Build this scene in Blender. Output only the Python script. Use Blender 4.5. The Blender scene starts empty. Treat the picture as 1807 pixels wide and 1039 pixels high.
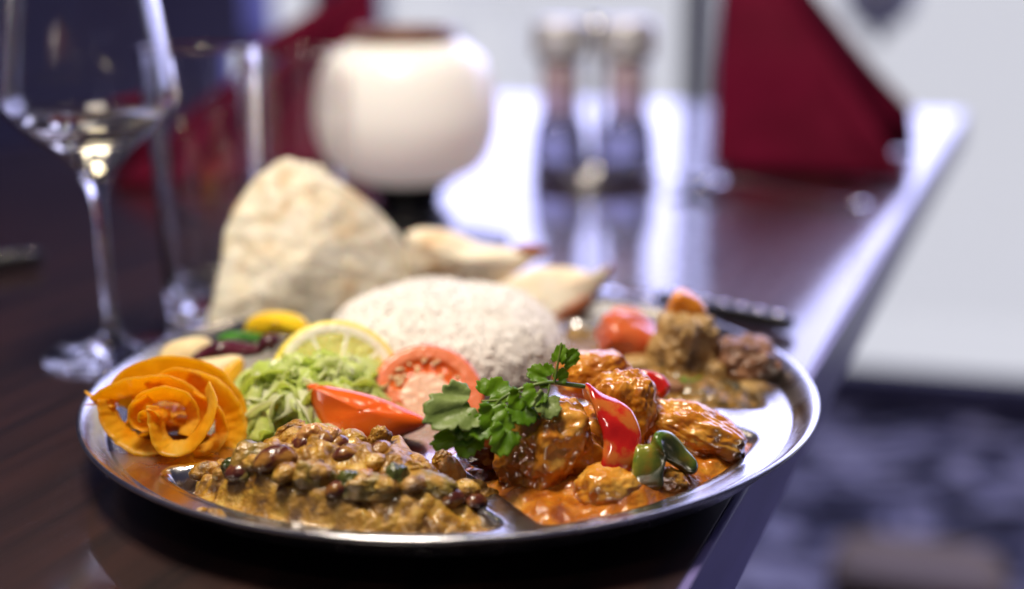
import bpy, bmesh, math, random
from mathutils import Vector, Matrix, noise, Euler

sc = bpy.context.scene
C = sc.collection
R = math.radians

# ------------------------------------------------------------------ camera
cam_d = bpy.data.cameras.new('camera')
cam = bpy.data.objects.new('camera', cam_d); C.objects.link(cam)
cam_d.sensor_width = 36.0
cam_d.lens = 2291.65 / 1807 * 36.0
cam_d.clip_start = 0.01; cam_d.clip_end = 200
_f = Vector((0.0474, 0.9644, -0.2603)).normalized()
_r = Vector((0.9986, -0.0515, -0.0088)); _r = (_r - _f * _r.dot(_f)).normalized()
_u = _r.cross(_f)
cam.matrix_world = Matrix(((_r.x, _u.x, -_f.x, 0.0), (_r.y, _u.y, -_f.y, -0.51676),
                           (_r.z, _u.z, -_f.z, 0.1984), (0, 0, 0, 1)))
cam_d.dof.use_dof = True
cam_d.dof.focus_distance = 0.466
cam_d.dof.aperture_fstop = 2.7
cam_d.dof.aperture_blades = 0
sc.camera = cam

# ------------------------------------------------------------------ world, exposure
w = bpy.data.worlds.new('World'); sc.world = w; w.use_nodes = True
w.node_tree.nodes['Background'].inputs[0].default_value = (0.34, 0.32, 0.62, 1)
w.node_tree.nodes['Background'].inputs[1].default_value = 0.13
sc.view_settings.view_transform = 'Standard'
sc.view_settings.look = 'None'
sc.view_settings.exposure = -0.3
sc.view_settings.gamma = 1.0
sc.render.film_transparent = False
cy = sc.cycles
cy.use_denoising = True
try: cy.denoiser = 'OPENIMAGEDENOISE'
except Exception: pass
cy.max_bounces = 12; cy.transmission_bounces = 10; cy.transparent_max_bounces = 12
cy.glossy_bounces = 5; cy.diffuse_bounces = 4
cy.sample_clamp_indirect = 14.0
cy.blur_glossy = 0.6
cy.caustics_refractive = True; cy.caustics_reflective = False

# ------------------------------------------------------------------ lamps
def area(name, loc, target, sx, sy, power, col):
    d = bpy.data.lights.new(name, 'AREA'); d.shape = 'RECTANGLE'
    d.size = sx; d.size_y = sy; d.energy = power; d.color = col
    o = bpy.data.objects.new(name, d); C.objects.link(o)
    o.location = loc
    v = Vector(target) - Vector(loc)
    o.rotation_euler = v.to_track_quat('-Z', 'Y').to_euler()
    return o
def bulb(name, loc, power, col, rad):
    d = bpy.data.lights.new(name, 'POINT'); d.energy = power; d.color = col; d.shadow_soft_size = rad
    o = bpy.data.objects.new(name, d); C.objects.link(o); o.location = loc
    return o
WARM = (1.0, 0.78, 0.52)
area('pendant_light', (-0.18, -0.07, 0.95), (-0.02, 0.02, 0), 0.26, 0.26, 16.0, (1.0, 0.87, 0.71))
bulb('ceiling_spot', (0.35, 0.75, 1.15), 3.6, WARM, 0.014)
bulb('ceiling_spot', (-0.55, 0.55, 1.15), 3.6, WARM, 0.014)
bulb('ceiling_spot', (-0.18, -0.80, 1.05), 6.0, (1.0, 0.88, 0.73), 0.04)
bulb('ceiling_spot', (0.20, 0.15, 1.2), 2.4, WARM, 0.014)
# daylight falling in through the tall window behind the table
DX = Vector((0.9437, -0.3309, 0)); DN = Vector((0.3309, 0.9437, 0)); W0 = Vector((0.9166, 2.2871, 0))
wc = W0 + DX * 0.32 + DN * 0.35 + Vector((0, 0, 1.05))
area('window_daylight', wc, wc - DN, 3.56, 1.75, 100.0, (0.50, 0.51, 1.0))

# ------------------------------------------------------------------ helpers
def link(o):
    C.objects.link(o); return o

def thing(name, label, cat, loc=(0, 0, 0), group=None):
    o = link(bpy.data.objects.new(name, None)); o.location = loc
    o.empty_display_size = 0.01
    return tag(o, label, cat, group)

def tag(o, label=None, cat=None, group=None, kind=None):
    if label: o['label'] = label
    if cat: o['category'] = cat
    if group: o['group'] = group
    if kind: o['kind'] = kind
    return o

def wloc(o):
    v = Vector(o.location)
    p = o.parent
    while p is not None:
        v = v + Vector(p.location); p = p.parent
    return v

def obj(name, verts, faces, mat, parent=None, smooth=True, origin=None, matidx=None):
    """world-space verts -> one mesh object with its origin at its centre"""
    vs = [Vector(v) for v in verts]
    if origin is None:
        lo = Vector((min(v.x for v in vs), min(v.y for v in vs), min(v.z for v in vs)))
        hi = Vector((max(v.x for v in vs), max(v.y for v in vs), max(v.z for v in vs)))
        origin = (lo + hi) / 2; origin.z = lo.z
    origin = Vector(origin)
    me = bpy.data.meshes.new(name)
    me.from_pydata([tuple(v - origin) for v in vs], [], faces)
    mats = mat if isinstance(mat, (list, tuple)) else [mat]
    for m in mats: me.materials.append(m)
    if matidx:
        for p, k in zip(me.polygons, matidx): p.material_index = k
    if smooth:
        me.polygons.foreach_set('use_smooth', [True] * len(me.polygons))
    me.update()
    o = link(bpy.data.objects.new(name, me))
    if parent is not None:
        o.parent = parent; o.location = origin - wloc(parent)
    else:
        o.location = origin
    return o

def fix_normals(o):
    bm = bmesh.new(); bm.from_mesh(o.data)
    bmesh.ops.recalc_face_normals(bm, faces=bm.faces[:]); bm.to_mesh(o.data); bm.free()
    return o

_ico = {}
def ico(sub):
    if sub not in _ico:
        bm = bmesh.new(); bmesh.ops.create_icosphere(bm, subdivisions=sub, radius=1.0)
        bm.verts.ensure_lookup_table()
        _ico[sub] = ([v.co.copy() for v in bm.verts], [tuple(v.index for v in f.verts) for f in bm.faces]); bm.free()
    return _ico[sub]

def fbm(p, oct=4):
    s = 0; a = 1; t = 0
    for i in range(oct):
        s += a * noise.noise(p); t += a; a *= 0.5; p = p * 2.03
    return s / t

def blob(name, loc, size, rot=(0, 0, 0), seed=0, amp=0.15, freq=1.5, sub=5, mat=None, parent=None,
         box=2.0, fine=0.0, ffreq=9, bend=0.0, taper=0.0, ridged=0.0, zmin=None):
    vs, fs = ico(sub); out = []
    M = Euler([R(a) for a in rot]).to_matrix(); L = Vector(loc); off = Vector((seed * 7.13, seed * 3.7, seed * 1.9))
    for v in vs:
        n = (abs(v.x) ** box + abs(v.y) ** box + abs(v.z) ** box) ** (1 / box)
        p = v / n
        d = 1 + amp * 2 * fbm(v * freq + off, 4) + fine * noise.noise(v * ffreq + off) + fine * .6 * noise.noise(v * ffreq * 2.3 + off)
        if ridged: d -= ridged * (1 - abs(noise.noise(v * freq * 2.2 + off * 2)) * 2.5)
        p = p * d
        p = Vector((p.x * size[0], p.y * size[1], p.z * size[2]))
        if taper: k = 1 - taper * p.x / size[0]; p.y *= k; p.z *= k
        if bend: p.z -= bend * (p.x / size[0]) ** 2 * size[2]
        q = M @ p + L
        if zmin is not None and q.z < zmin: q.z = zmin + (q.z - zmin) * 0.05
        out.append(q)
    return obj(name, out, fs, mat, parent)

def catmull(pts, n):
    P = [Vector(p) for p in pts]; P = [P[0] * 2 - P[1]] + P + [P[-1] * 2 - P[-2]]
    out = []; segs = len(P) - 3
    for i in range(n):
        t = i / (n - 1) * segs; k = min(int(t), segs - 1); u = t - k
        a, b, c, d = P[k:k + 4]
        out.append(0.5 * ((2 * b) + (c - a) * u + (2 * a - 5 * b + 4 * c - d) * u * u + (3 * b - a - 3 * c + d) * u ** 3))
    return out

def lerp_list(L, t):
    x = t * (len(L) - 1); k = min(int(x), len(L) - 2); u = x - k
    return L[k] * (1 - u) + L[k + 1] * u

def tube(name, pts, radii, mat, parent=None, n=24, seg=8):
    P = catmull(pts, n) if len(pts) > 2 else [Vector(pts[0]).lerp(Vector(pts[1]), i / (n - 1)) for i in range(n)]
    vs = []; fs = []; up = Vector((0.13, 0.21, 1))
    for i, p in enumerate(P):
        t = (P[min(i + 1, n - 1)] - P[max(i - 1, 0)]).normalized()
        a = t.cross(up).normalized(); b = t.cross(a)
        r = lerp_list(radii, i / (n - 1))
        for k in range(seg):
            th = k / seg * 2 * math.pi
            vs.append(p + a * r * math.cos(th) + b * r * math.sin(th))
    for i in range(n - 1):
        for k in range(seg):
            fs.append((i * seg + k, i * seg + (k + 1) % seg, (i + 1) * seg + (k + 1) % seg, (i + 1) * seg + k))
    fs.append(tuple(range(seg))[::-1]); fs.append(tuple((n - 1) * seg + k for k in range(seg)))
    return fix_normals(obj(name, vs, fs, mat, parent))

def ribbon(name, pts, wdirs, widths, mat, parent=None, n=48, th=0.0008, m=4, curl=0.0, wob=0.0, seed=0):
    """a thin bent strip: path, width directions, widths; closed, with thickness"""
    P = catmull(pts, n); Wd = [Vector(x) for x in wdirs]
    top = []; bot = []
    for i, p in enumerate(P):
        t = (P[min(i + 1, n - 1)] - P[max(i - 1, 0)]).normalized()
        wd = lerp_list(Wd, i / (n - 1)); wd = (wd - t * wd.dot(t)).normalized()
        nn = t.cross(wd).normalized(); ww = lerp_list(widths, i / (n - 1))
        for j in range(m + 1):
            s = j / m - 0.5
            q = p + wd * ww * s + nn * (curl * ww * (4 * s * s) + wob * ww * noise.noise(Vector((i * 0.25, s * 2, seed * 5.1))))
            top.append(q + nn * th / 2); bot.append(q - nn * th / 2)
    k = m + 1; N = len(top); fs = []
    for i in range(n - 1):
        for j in range(m):
            a = i * k + j; fs.append((a, a + 1, a + k + 1, a + k)); fs.append((N + a, N + a + k, N + a + k + 1, N + a + 1))
        a = i * k; fs.append((a, a + k, N + a + k, N + a)); a += m; fs.append((a, N + a, N + a + k, a + k))
    for j in range(m):
        fs.append((j, N + j, N + j + 1, j + 1)); a = (n - 1) * k + j; fs.append((a, a + 1, N + a + 1, N + a))
    return obj(name, top + bot, fs, mat, parent)

def lathe(name, prof, loc, mat, parent=None, seg=64, close=True):
    vs = []; fs = []; L = Vector(loc); m = len(prof)
    for k in range(seg):
        c, s = math.cos(k / seg * 2 * math.pi), math.sin(k / seg * 2 * math.pi)
        for r, z in prof: vs.append(L + Vector((r * c, r * s, z)))
    for k in range(seg):
        for i in range(m - 1 + (1 if close else 0)):
            i2 = (i + 1) % m; k2 = (k + 1) % seg
            fs.append((k * m + i, k2 * m + i, k2 * m + i2, k * m + i2))
    o = obj(name, vs, fs, mat, parent)
    bm = bmesh.new(); bm.from_mesh(o.data)
    bmesh.ops.remove_doubles(bm, verts=bm.verts[:], dist=1e-6)
    bmesh.ops.recalc_face_normals(bm, faces=bm.faces[:]); bm.to_mesh(o.data); bm.free()
    o.data.polygons.foreach_set('use_smooth', [True] * len(o.data.polygons))
    return o

def smooth_prof(pts, n):
    P = catmull([Vector((a, b, 0)) for a, b in pts], n)
    return [(max(p.x, 0.0), p.y) for p in P]

def box(name, c, ax, ay, az, mat, parent=None, bev=0.0):
    """oriented box: centre, three half-axis vectors"""
    c, ax, ay, az = Vector(c), Vector(ax), Vector(ay), Vector(az)
    vs = [c + ax * i + ay * j + az * k for i in (-1, 1) for j in (-1, 1) for k in (-1, 1)]
    fs = [(0, 1, 3, 2), (4, 6, 7, 5), (0, 4, 5, 1), (2, 3, 7, 6), (0, 2, 6, 4), (1, 5, 7, 3)]
    o = obj(name, vs, fs, mat, parent, smooth=False)
    fix_normals(o)
    if bev:
        bm = bmesh.new(); bm.from_mesh(o.data)
        bmesh.ops.bevel(bm, geom=bm.edges[:], offset=bev, segments=2, affect='EDGES', profile=0.6)
        bm.to_mesh(o.data); bm.free()
    return o

# ------------------------------------------------------------------ materials
def setp(b, k, v):
    if k in b.inputs:
        if isinstance(v, tuple) and len(v) == 3 and b.inputs[k].type == 'RGBA': v = v + (1,)
        b.inputs[k].default_value = v

def pmat(name, cols, scale=40, detail=4, rough=0.4, bump=0.0, bscale=80, bdist=0.001, stops=None, rvar=0.0, distort=0.0,
         stretch=(1, 1, 1), coord='Object', bump2=0.0, b2scale=600, **kw):
    """principled material; colour from noise through a ramp, bump from noise"""
    m = bpy.data.materials.new(name); m.use_nodes = True
    nt = m.node_tree; b = nt.nodes['Principled BSDF']; N = nt.nodes.new; LK = nt.links.new
    tc = N('ShaderNodeTexCoord'); mp = N('ShaderNodeMapping'); LK(tc.outputs[coord], mp.inputs[0]); mp.inputs['Scale'].default_value = stretch
    oi = N('ShaderNodeObjectInfo'); ad = N('ShaderNodeVectorMath'); ad.operation = 'ADD'
    ml = N('ShaderNodeVectorMath'); ml.operation = 'SCALE'; ml.inputs[0].default_value = (3.1, 1.7, 2.3); LK(oi.outputs['Random'], ml.inputs['Scale'])
    LK(mp.outputs[0], ad.inputs[0]); LK(ml.outputs[0], ad.inputs[1])
    if len(cols) == 1:
        setp(b, 'Base Color', cols[0])
    else:
        nz = N('ShaderNodeTexNoise'); nz.inputs['Scale'].default_value = scale; nz.inputs['Detail'].default_value = detail
        nz.inputs['Distortion'].default_value = distort
        LK(ad.outputs[0], nz.inputs['Vector'])
        cr = N('ShaderNodeValToRGB'); e = cr.color_ramp.elements
        st = stops or [0.32 + 0.36 * i / (len(cols) - 1) for i in range(len(cols))]
        while len(e) < len(cols): e.new(0.5)
        for i, c in enumerate(cols): e[i].position = st[i]; e[i].color = tuple(c) + (1,)
        LK(nz.outputs['Fac'], cr.inputs[0]); LK(cr.outputs[0], b.inputs['Base Color'])
    setp(b, 'Roughness', rough)
    if rvar:
        nr = N('ShaderNodeTexNoise'); nr.inputs['Scale'].default_value = bscale * 0.7; nr.inputs['Detail'].default_value = 5
        LK(ad.outputs[0], nr.inputs['Vector'])
        mr = N('ShaderNodeMapRange'); mr.inputs['From Min'].default_value = 0.3; mr.inputs['From Max'].default_value = 0.7
        mr.inputs['To Min'].default_value = max(rough - rvar, 0.02); mr.inputs['To Max'].default_value = rough + rvar
        LK(nr.outputs['Fac'], mr.inputs[0]); LK(mr.outputs[0], b.inputs['Roughness'])
    last = None
    for bs, sc_, dd in ((bump, bscale, bdist), (bump2, b2scale, bdist * 0.35)):
        if bs:
            nb = N('ShaderNodeTexNoise'); nb.inputs['Scale'].default_value = sc_; nb.inputs['Detail'].default_value = 6
            LK(ad.outputs[0], nb.inputs['Vector'])
            bp = N('ShaderNodeBump'); bp.inputs['Strength'].default_value = bs; bp.inputs['Distance'].default_value = dd
            LK(nb.outputs['Fac'], bp.inputs['Height'])
            if last: LK(last.outputs[0], bp.inputs['Normal'])
            last = bp
    if last: LK(last.outputs[0], b.inputs['Normal'])
    for k, v in kw.items():
        setp(b, {'metal': 'Metallic', 'sss': 'Subsurface Weight', 'sssr': 'Subsurface Radius', 'ssss': 'Subsurface Scale', 'ior': 'IOR',
                 'trans': 'Transmission Weight', 'coat': 'Coat Weight', 'coatr': 'Coat Roughness', 'coati': 'Coat IOR',
                 'emit': 'Emission Color', 'emits': 'Emission Strength', 'spec': 'Specular IOR Level', 'sheen': 'Sheen Weight',
                 'aniso': 'Anisotropic', 'alpha': 'Alpha', 'sheenr': 'Sheen Roughness', 'sheent': 'Sheen Tint'}[k], v)
    return m

def thin(name, cols, tcol, tw=0.4, **kw):
    """thin leaf-like material: principled mixed with a translucent layer"""
    m = pmat(name, cols, **kw); nt = m.node_tree
    b = nt.nodes['Principled BSDF']; out = nt.nodes['Material Output']
    t = nt.nodes.new('ShaderNodeBsdfTranslucent'); t.inputs[0].default_value = tuple(tcol) + (1,)
    mx = nt.nodes.new('ShaderNodeMixShader'); mx.inputs[0].default_value = tw
    nt.links.new(b.outputs[0], mx.inputs[1]); nt.links.new(t.outputs[0], mx.inputs[2]); nt.links.new(mx.outputs[0], out.inputs[0])
    return m

M = {}
M['steel'] = pmat('stainless_steel', [(0.50, 0.50, 0.53), (0.62, 0.62, 0.64)], scale=25, rough=0.23, rvar=0.10, bump=0.07, bscale=60, bdist=0.002, bump2=0.04, b2scale=900, metal=1.0)
M['chrome'] = pmat('polished_chrome', [(0.78, 0.78, 0.80)], rough=0.07, metal=1.0)
M['glass'] = pmat('clear_glass', [(1, 1, 1)], rough=0.0, trans=1.0, ior=1.48)
M['wine'] = pmat('white_wine', [(0.98, 0.95, 0.80)], rough=0.0, trans=1.0, ior=1.34)
M['napkin'] = pmat('crimson_linen', [(0.125, 0.002, 0.022), (0.185, 0.003, 0.034)], scale=18, detail=5, rough=0.8, bump=0.35, bscale=900, bdist=0.0006, spec=0.2)
M['black'] = pmat('black_iron', [(0.012, 0.012, 0.014)], rough=0.35, spec=0.4)
M['brown'] = pmat('brown_collar', [(0.14, 0.06, 0.035), (0.20, 0.09, 0.05)], scale=50, rough=0.4)
M['wood_shaker'] = pmat('rosewood', [(0.55, 0.38, 0.38), (0.62, 0.46, 0.46)], scale=90, stretch=(1, 1, 0.15), rough=0.15, trans=0.45)
M['smoke_glass'] = pmat('dark_glass', [(0.30, 0.30, 0.42)], rough=0.06, spec=0.7, trans=0.75)

M['rice'] = thin('boiled_rice', [(0.89, 0.86, 0.82), (0.92, 0.90, 0.87)], (0.95, 0.92, 0.87), tw=0.10, scale=160, rough=0.5, spec=0.25)
M['papadum'] = pmat('papadum', [(0.58, 0.36, 0.16), (0.88, 0.79, 0.61), (0.94, 0.89, 0.77)], stops=[0.27, 0.44, 0.62], scale=55, detail=6, rough=0.5, bump=0.8, bscale=120, bdist=0.0028, sss=0.15, ssss=0.004, distort=0.6)
M['naan'] = pmat('naan_bread', [(0.70, 0.42, 0.18), (0.90, 0.78, 0.58), (0.94, 0.87, 0.72)], scale=45, stops=[0.25, 0.42, 0.65], rough=0.6, bump=0.5, bscale=120, bdist=0.002, sss=0.2, ssss=0.004)
M['char'] = pmat('charred_crust', [(0.22, 0.05, 0.015), (0.42, 0.12, 0.04)], scale=150, rough=0.55, bump=0.4, bscale=300)
M['carrot'] = thin('carrot_shaving', [(0.88, 0.40, 0.008), (0.94, 0.56, 0.03), (0.96, 0.70, 0.12)], (1.0, 0.68, 0.05), tw=0.62, scale=110, rough=0.3, spec=0.55, bump=0.4, bscale=420, stretch=(1, 0.35, 1))
M['lettuce'] = thin('lettuce', [(0.52, 0.66, 0.10), (0.76, 0.84, 0.36), (0.90, 0.92, 0.68)], (0.84, 0.92, 0.34), tw=0.55, scale=55, stops=[0.30, 0.5, 0.68], rough=0.3, spec=0.5, bump=0.3, bscale=250)
M['cabbage'] = thin('cabbage', [(0.80, 0.84, 0.56), (0.90, 0.91, 0.74)], (0.88, 0.92, 0.6), tw=0.5, scale=55, rough=0.3, spec=0.5, bump=0.3, bscale=250)
M['leaf'] = thin('coriander_leaf', [(0.09, 0.22, 0.006), (0.18, 0.34, 0.014)], (0.40, 0.60, 0.02), tw=0.42, scale=120, rough=0.38, spec=0.5, bump=0.5, bscale=420, bdist=0.0007)
M['leaf_pale'] = thin('coriander_leaf_back', [(0.20, 0.29, 0.07), (0.30, 0.39, 0.12)], (0.28, 0.42, 0.08), tw=0.3, scale=120, rough=0.42, spec=0.5, bump=0.6, bscale=380, bdist=0.0008)
M['stem'] = pmat('coriander_stem', [(0.09, 0.16, 0.02), (0.16, 0.22, 0.04)], scale=100, rough=0.35)
M['tom_skin'] = pmat('tomato_skin', [(0.70, 0.085, 0.006), (0.78, 0.15, 0.012)], scale=35, rough=0.16, sss=0.25, ssss=0.004, sssr=(1, 0.3, 0.1), coat=0.3, coatr=0.08)
M['tom_flesh'] = pmat('tomato_flesh', [(0.70, 0.15, 0.05), (0.78, 0.27, 0.13)], scale=70, rough=0.25, sss=0.3, ssss=0.004, sssr=(1, 0.4, 0.2), bump=0.3, bscale=220)
M['tom_core'] = pmat('tomato_core', [(0.80, 0.46, 0.30), (0.84, 0.58, 0.43)], scale=90, rough=0.3, sss=0.3, ssss=0.004, bump=0.3, bscale=200)
M['tom_gel'] = pmat('tomato_gel', [(0.62, 0.08, 0.01), (0.75, 0.20, 0.03)], scale=110, rough=0.08, sss=0.3, ssss=0.004, sssr=(1, 0.3, 0.1), bump=0.4, bscale=200, bdist=0.001)
M['seed'] = pmat('tomato_seed', [(0.85, 0.68, 0.40)], rough=0.2)
M['lemon_rind'] = pmat('lemon_rind', [(0.78, 0.62, 0.05), (0.84, 0.72, 0.14)], scale=90, rough=0.35, bump=0.3, bscale=500)
M['lemon_pith'] = pmat('lemon_pith', [(0.84, 0.82, 0.62), (0.88, 0.87, 0.74)], scale=90, rough=0.5, sss=0.2, ssss=0.003)
M['lemon_pulp'] = pmat('lemon_pulp', [(0.58, 0.56, 0.12), (0.74, 0.72, 0.28)], scale=120, rough=0.14, sss=0.35, ssss=0.005, bump=0.5, bscale=260, bdist=0.001)
M['yellow_pepper'] = pmat('yellow_pepper', [(0.80, 0.50, 0.01), (0.86, 0.62, 0.02)], scale=60, rough=0.2, sss=0.2, ssss=0.004, coat=0.3)
M['orange_rind'] = pmat('orange_rind', [(0.80, 0.36, 0.01), (0.84, 0.46, 0.03)], scale=60, rough=0.3)
M['pale_flesh'] = pmat('pale_flesh', [(0.74, 0.58, 0.30), (0.80, 0.68, 0.42)], scale=60, rough=0.4, sss=0.25, ssss=0.005, bump=0.2, bscale=200)
M['green_veg'] = pmat('green_vegetable', [(0.03, 0.16, 0.012), (0.06, 0.24, 0.02)], scale=60, rough=0.25, coat=0.2)
M['purple'] = pmat('purple_beet', [(0.045, 0.006, 0.014), (0.10, 0.012, 0.03)], scale=90, rough=0.14, coat=0.5, coatr=0.05)

M['red_pepper'] = pmat('red_pepper', [(0.36, 0.006, 0.006), (0.50, 0.014, 0.008), (0.52, 0.13, 0.02)], scale=95, detail=6, stops=[0.3, 0.54, 0.64], rough=0.14, sss=0.15, ssss=0.003, sssr=(1, 0.15, 0.1), coat=0.6, coatr=0.05, bump=0.3, bscale=140)
M['pepper_flesh'] = pmat('pepper_flesh', [(0.55, 0.12, 0.02), (0.66, 0.24, 0.04)], scale=120, rough=0.2, coat=0.4, bump=0.4, bscale=300)
M['green_pepper'] = pmat('green_pepper', [(0.03, 0.08, 0.012), (0.09, 0.16, 0.02), (0.22, 0.22, 0.025), (0.40, 0.18, 0.02)], scale=85, detail=6, rough=0.14, coat=0.5, coatr=0.05, sss=0.1, ssss=0.003, bump=0.15, bscale=250)
M['sauce'] = pmat('orange_sauce', [(0.24, 0.050, 0.006), (0.46, 0.14, 0.010), (0.62, 0.27, 0.030)], scale=120, detail=7, rough=0.12, rvar=0.05, bump=0.9, bscale=140, bdist=0.0022, bump2=0.4, b2scale=500, coat=0.6, coatr=0.06, sss=0.1, ssss=0.003, sssr=(1, 0.4, 0.1))
M['chicken'] = pmat('sauced_chicken', [(0.34, 0.09, 0.007), (0.58, 0.23, 0.018), (0.70, 0.38, 0.07)], scale=85, detail=7, rough=0.20, rvar=0.10, bump=0.4, bscale=100, bdist=0.002, bump2=0.18, b2scale=420, coat=0.5, coatr=0.08, sss=0.12, ssss=0.004, sssr=(1, 0.4, 0.12), distort=0.5)
M['chicken_shaded'] = pmat('shaded_chicken', [(0.07, 0.014, 0.004), (0.16, 0.035, 0.008)], scale=90, detail=6, rough=0.2, bump=0.7, bscale=170, bdist=0.002, coat=0.4)  # same chicken, with the shade under the coriander put into its colour
M['bean_sauce'] = pmat('bean_curry_sauce', [(0.09, 0.034, 0.007), (0.40, 0.20, 0.020), (0.60, 0.38, 0.07)], scale=150, detail=8, rough=0.32, rvar=0.14, bump=0.9, bscale=260, bdist=0.0022, bump2=0.6, b2scale=800, coat=0.35, coatr=0.10, sss=0.08, ssss=0.003, distort=0.7)
M['bean'] = pmat('kidney_bean', [(0.05, 0.010, 0.010), (0.11, 0.028, 0.016), (0.32, 0.15, 0.03)], scale=130, detail=6, stops=[0.35, 0.5, 0.62], rough=0.2, rvar=0.08, coat=0.35, coatr=0.1, bump=0.25, bscale=300)
M['bean_coated'] = pmat('sauced_bean', [(0.15, 0.040, 0.014), (0.36, 0.15, 0.03), (0.48, 0.26, 0.06)], scale=110, rough=0.2, rvar=0.08, coat=0.35, bump=0.6, bscale=300, bdist=0.001)
M['courgette'] = pmat('courgette', [(0.10, 0.075, 0.014), (0.24, 0.17, 0.030), (0.38, 0.22, 0.045), (0.44, 0.24, 0.04)], scale=150, detail=6, rough=0.3, coat=0.25, bump=0.7, bscale=420, bdist=0.001)
M['courgette_skin'] = pmat('courgette_skin', [(0.03, 0.045, 0.01), (0.09, 0.10, 0.02)], scale=110, rough=0.22, coat=0.3, bump=0.4, bscale=300)
M['onion'] = pmat('cooked_onion', [(0.42, 0.18, 0.04), (0.58, 0.34, 0.13)], scale=120, rough=0.18, sss=0.25, ssss=0.003, coat=0.4, bump=0.4, bscale=260)
M['lamb'] = pmat('braised_lamb', [(0.10, 0.05, 0.018), (0.40, 0.24, 0.08), (0.54, 0.36, 0.14)], scale=80, detail=7, stretch=(1, 1, 0.5), rough=0.3, rvar=0.1, bump=1.0, bscale=190, bdist=0.003, bump2=0.5, b2scale=700, coat=0.3, coatr=0.12)
M['lamb_brown'] = pmat('browned_lamb', [(0.10, 0.04, 0.02), (0.28, 0.13, 0.065), (0.42, 0.22, 0.12)], scale=80, detail=7, stretch=(1, 1, 0.5), rough=0.3, rvar=0.1, bump=1.0, bscale=190, bdist=0.003, bump2=0.5, b2scale=700, coat=0.3, coatr=0.12)
M['lamb_sauce'] = pmat('spinach_sauce', [(0.025, 0.022, 0.006), (0.20, 0.11, 0.014), (0.42, 0.22, 0.04)], scale=150, detail=7, rough=0.12, bump=0.9, bscale=260, bdist=0.003, bump2=0.5, b2scale=800, coat=0.6, coatr=0.05, distort=0.5)
M['tom_cooked'] = pmat('cooked_tomato', [(0.50, 0.06, 0.015), (0.62, 0.14, 0.04)], scale=90, rough=0.15, coat=0.5, coatr=0.06, sss=0.2, ssss=0.004, bump=0.3, bscale=200)
M['orange_pepper'] = pmat('orange_pepper', [(0.66, 0.20, 0.012), (0.74, 0.30, 0.03)], scale=90, rough=0.2, coat=0.4, sss=0.2, ssss=0.004)

def wood(name, c1, c2, rough, coat, ci, ang, scale=1.0):
    m = bpy.data.materials.new(name); m.use_nodes = True; nt = m.node_tree; b = nt.nodes['Principled BSDF']
    N = nt.nodes.new; LK = nt.links.new
    tc = N('ShaderNodeTexCoord'); mp = N('ShaderNodeMapping'); mp.inputs['Rotation'].default_value = (0, 0, ang)
    LK(tc.outputs['Object'], mp.inputs[0])
    m2 = N('ShaderNodeMapping'); m2.inputs['Scale'].default_value = (70 * scale, 5 * scale, 20); LK(mp.outputs[0], m2.inputs[0])
    n1 = N('ShaderNodeTexNoise'); n1.inputs['Scale'].default_value = 1.0; n1.inputs['Detail'].default_value = 8; n1.inputs['Distortion'].default_value = 0.6
    LK(m2.outputs[0], n1.inputs['Vector'])
    cr = N('ShaderNodeValToRGB'); e = cr.color_ramp.elements
    e[0].position = 0.3; e[0].color = c1 + (1,); e[1].position = 0.72; e[1].color = c2 + (1,)
    LK(n1.outputs['Fac'], cr.inputs[0]); LK(cr.outputs[0], b.inputs['Base Color'])
    m3 = N('ShaderNodeMapping'); m3.inputs['Scale'].default_value = (600 * scale, 30 * scale, 100); LK(mp.outputs[0], m3.inputs[0])
    n2 = N('ShaderNodeTexNoise'); n2.inputs['Scale'].default_value = 1.0; n2.inputs['Detail'].default_value = 3; LK(m3.outputs[0], n2.inputs['Vector'])
    bp = N('ShaderNodeBump'); bp.inputs['Strength'].default_value = 0.12; bp.inputs['Distance'].default_value = 0.0006
    LK(n2.outputs['Fac'], bp.inputs['Height']); LK(bp.outputs[0], b.inputs['Normal'])
    setp(b, 'Roughness', rough); setp(b, 'Coat Weight', coat); setp(b, 'Coat Roughness', 0.09); setp(b, 'Coat IOR', ci)
    n4 = N('ShaderNodeTexNoise'); n4.inputs['Scale'].default_value = 18; n4.inputs['Detail'].default_value = 5; LK(mp.outputs[0], n4.inputs['Vector'])
    mr = N('ShaderNodeMapRange'); mr.inputs['To Min'].default_value = 0.05; mr.inputs['To Max'].default_value = 0.15; LK(n4.outputs['Fac'], mr.inputs[0])
    LK(mr.outputs[0], b.inputs['Coat Roughness'])
    return m
TA = math.atan2(0.474, 1.0)     # the table's long side leans this far from +Y towards +X
M['table'] = wood('mahogany', (0.003, 0.0012, 0.0018), (0.036, 0.012, 0.009), 0.45, 1.0, 1.9, TA)
M['edge'] = wood('bluelit_mahogany_edge', (0.10, 0.085, 0.24), (0.22, 0.19, 0.46), 0.42, 0.1, 1.4, TA)  # blue window light on the table's side, put into the wood colour
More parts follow.
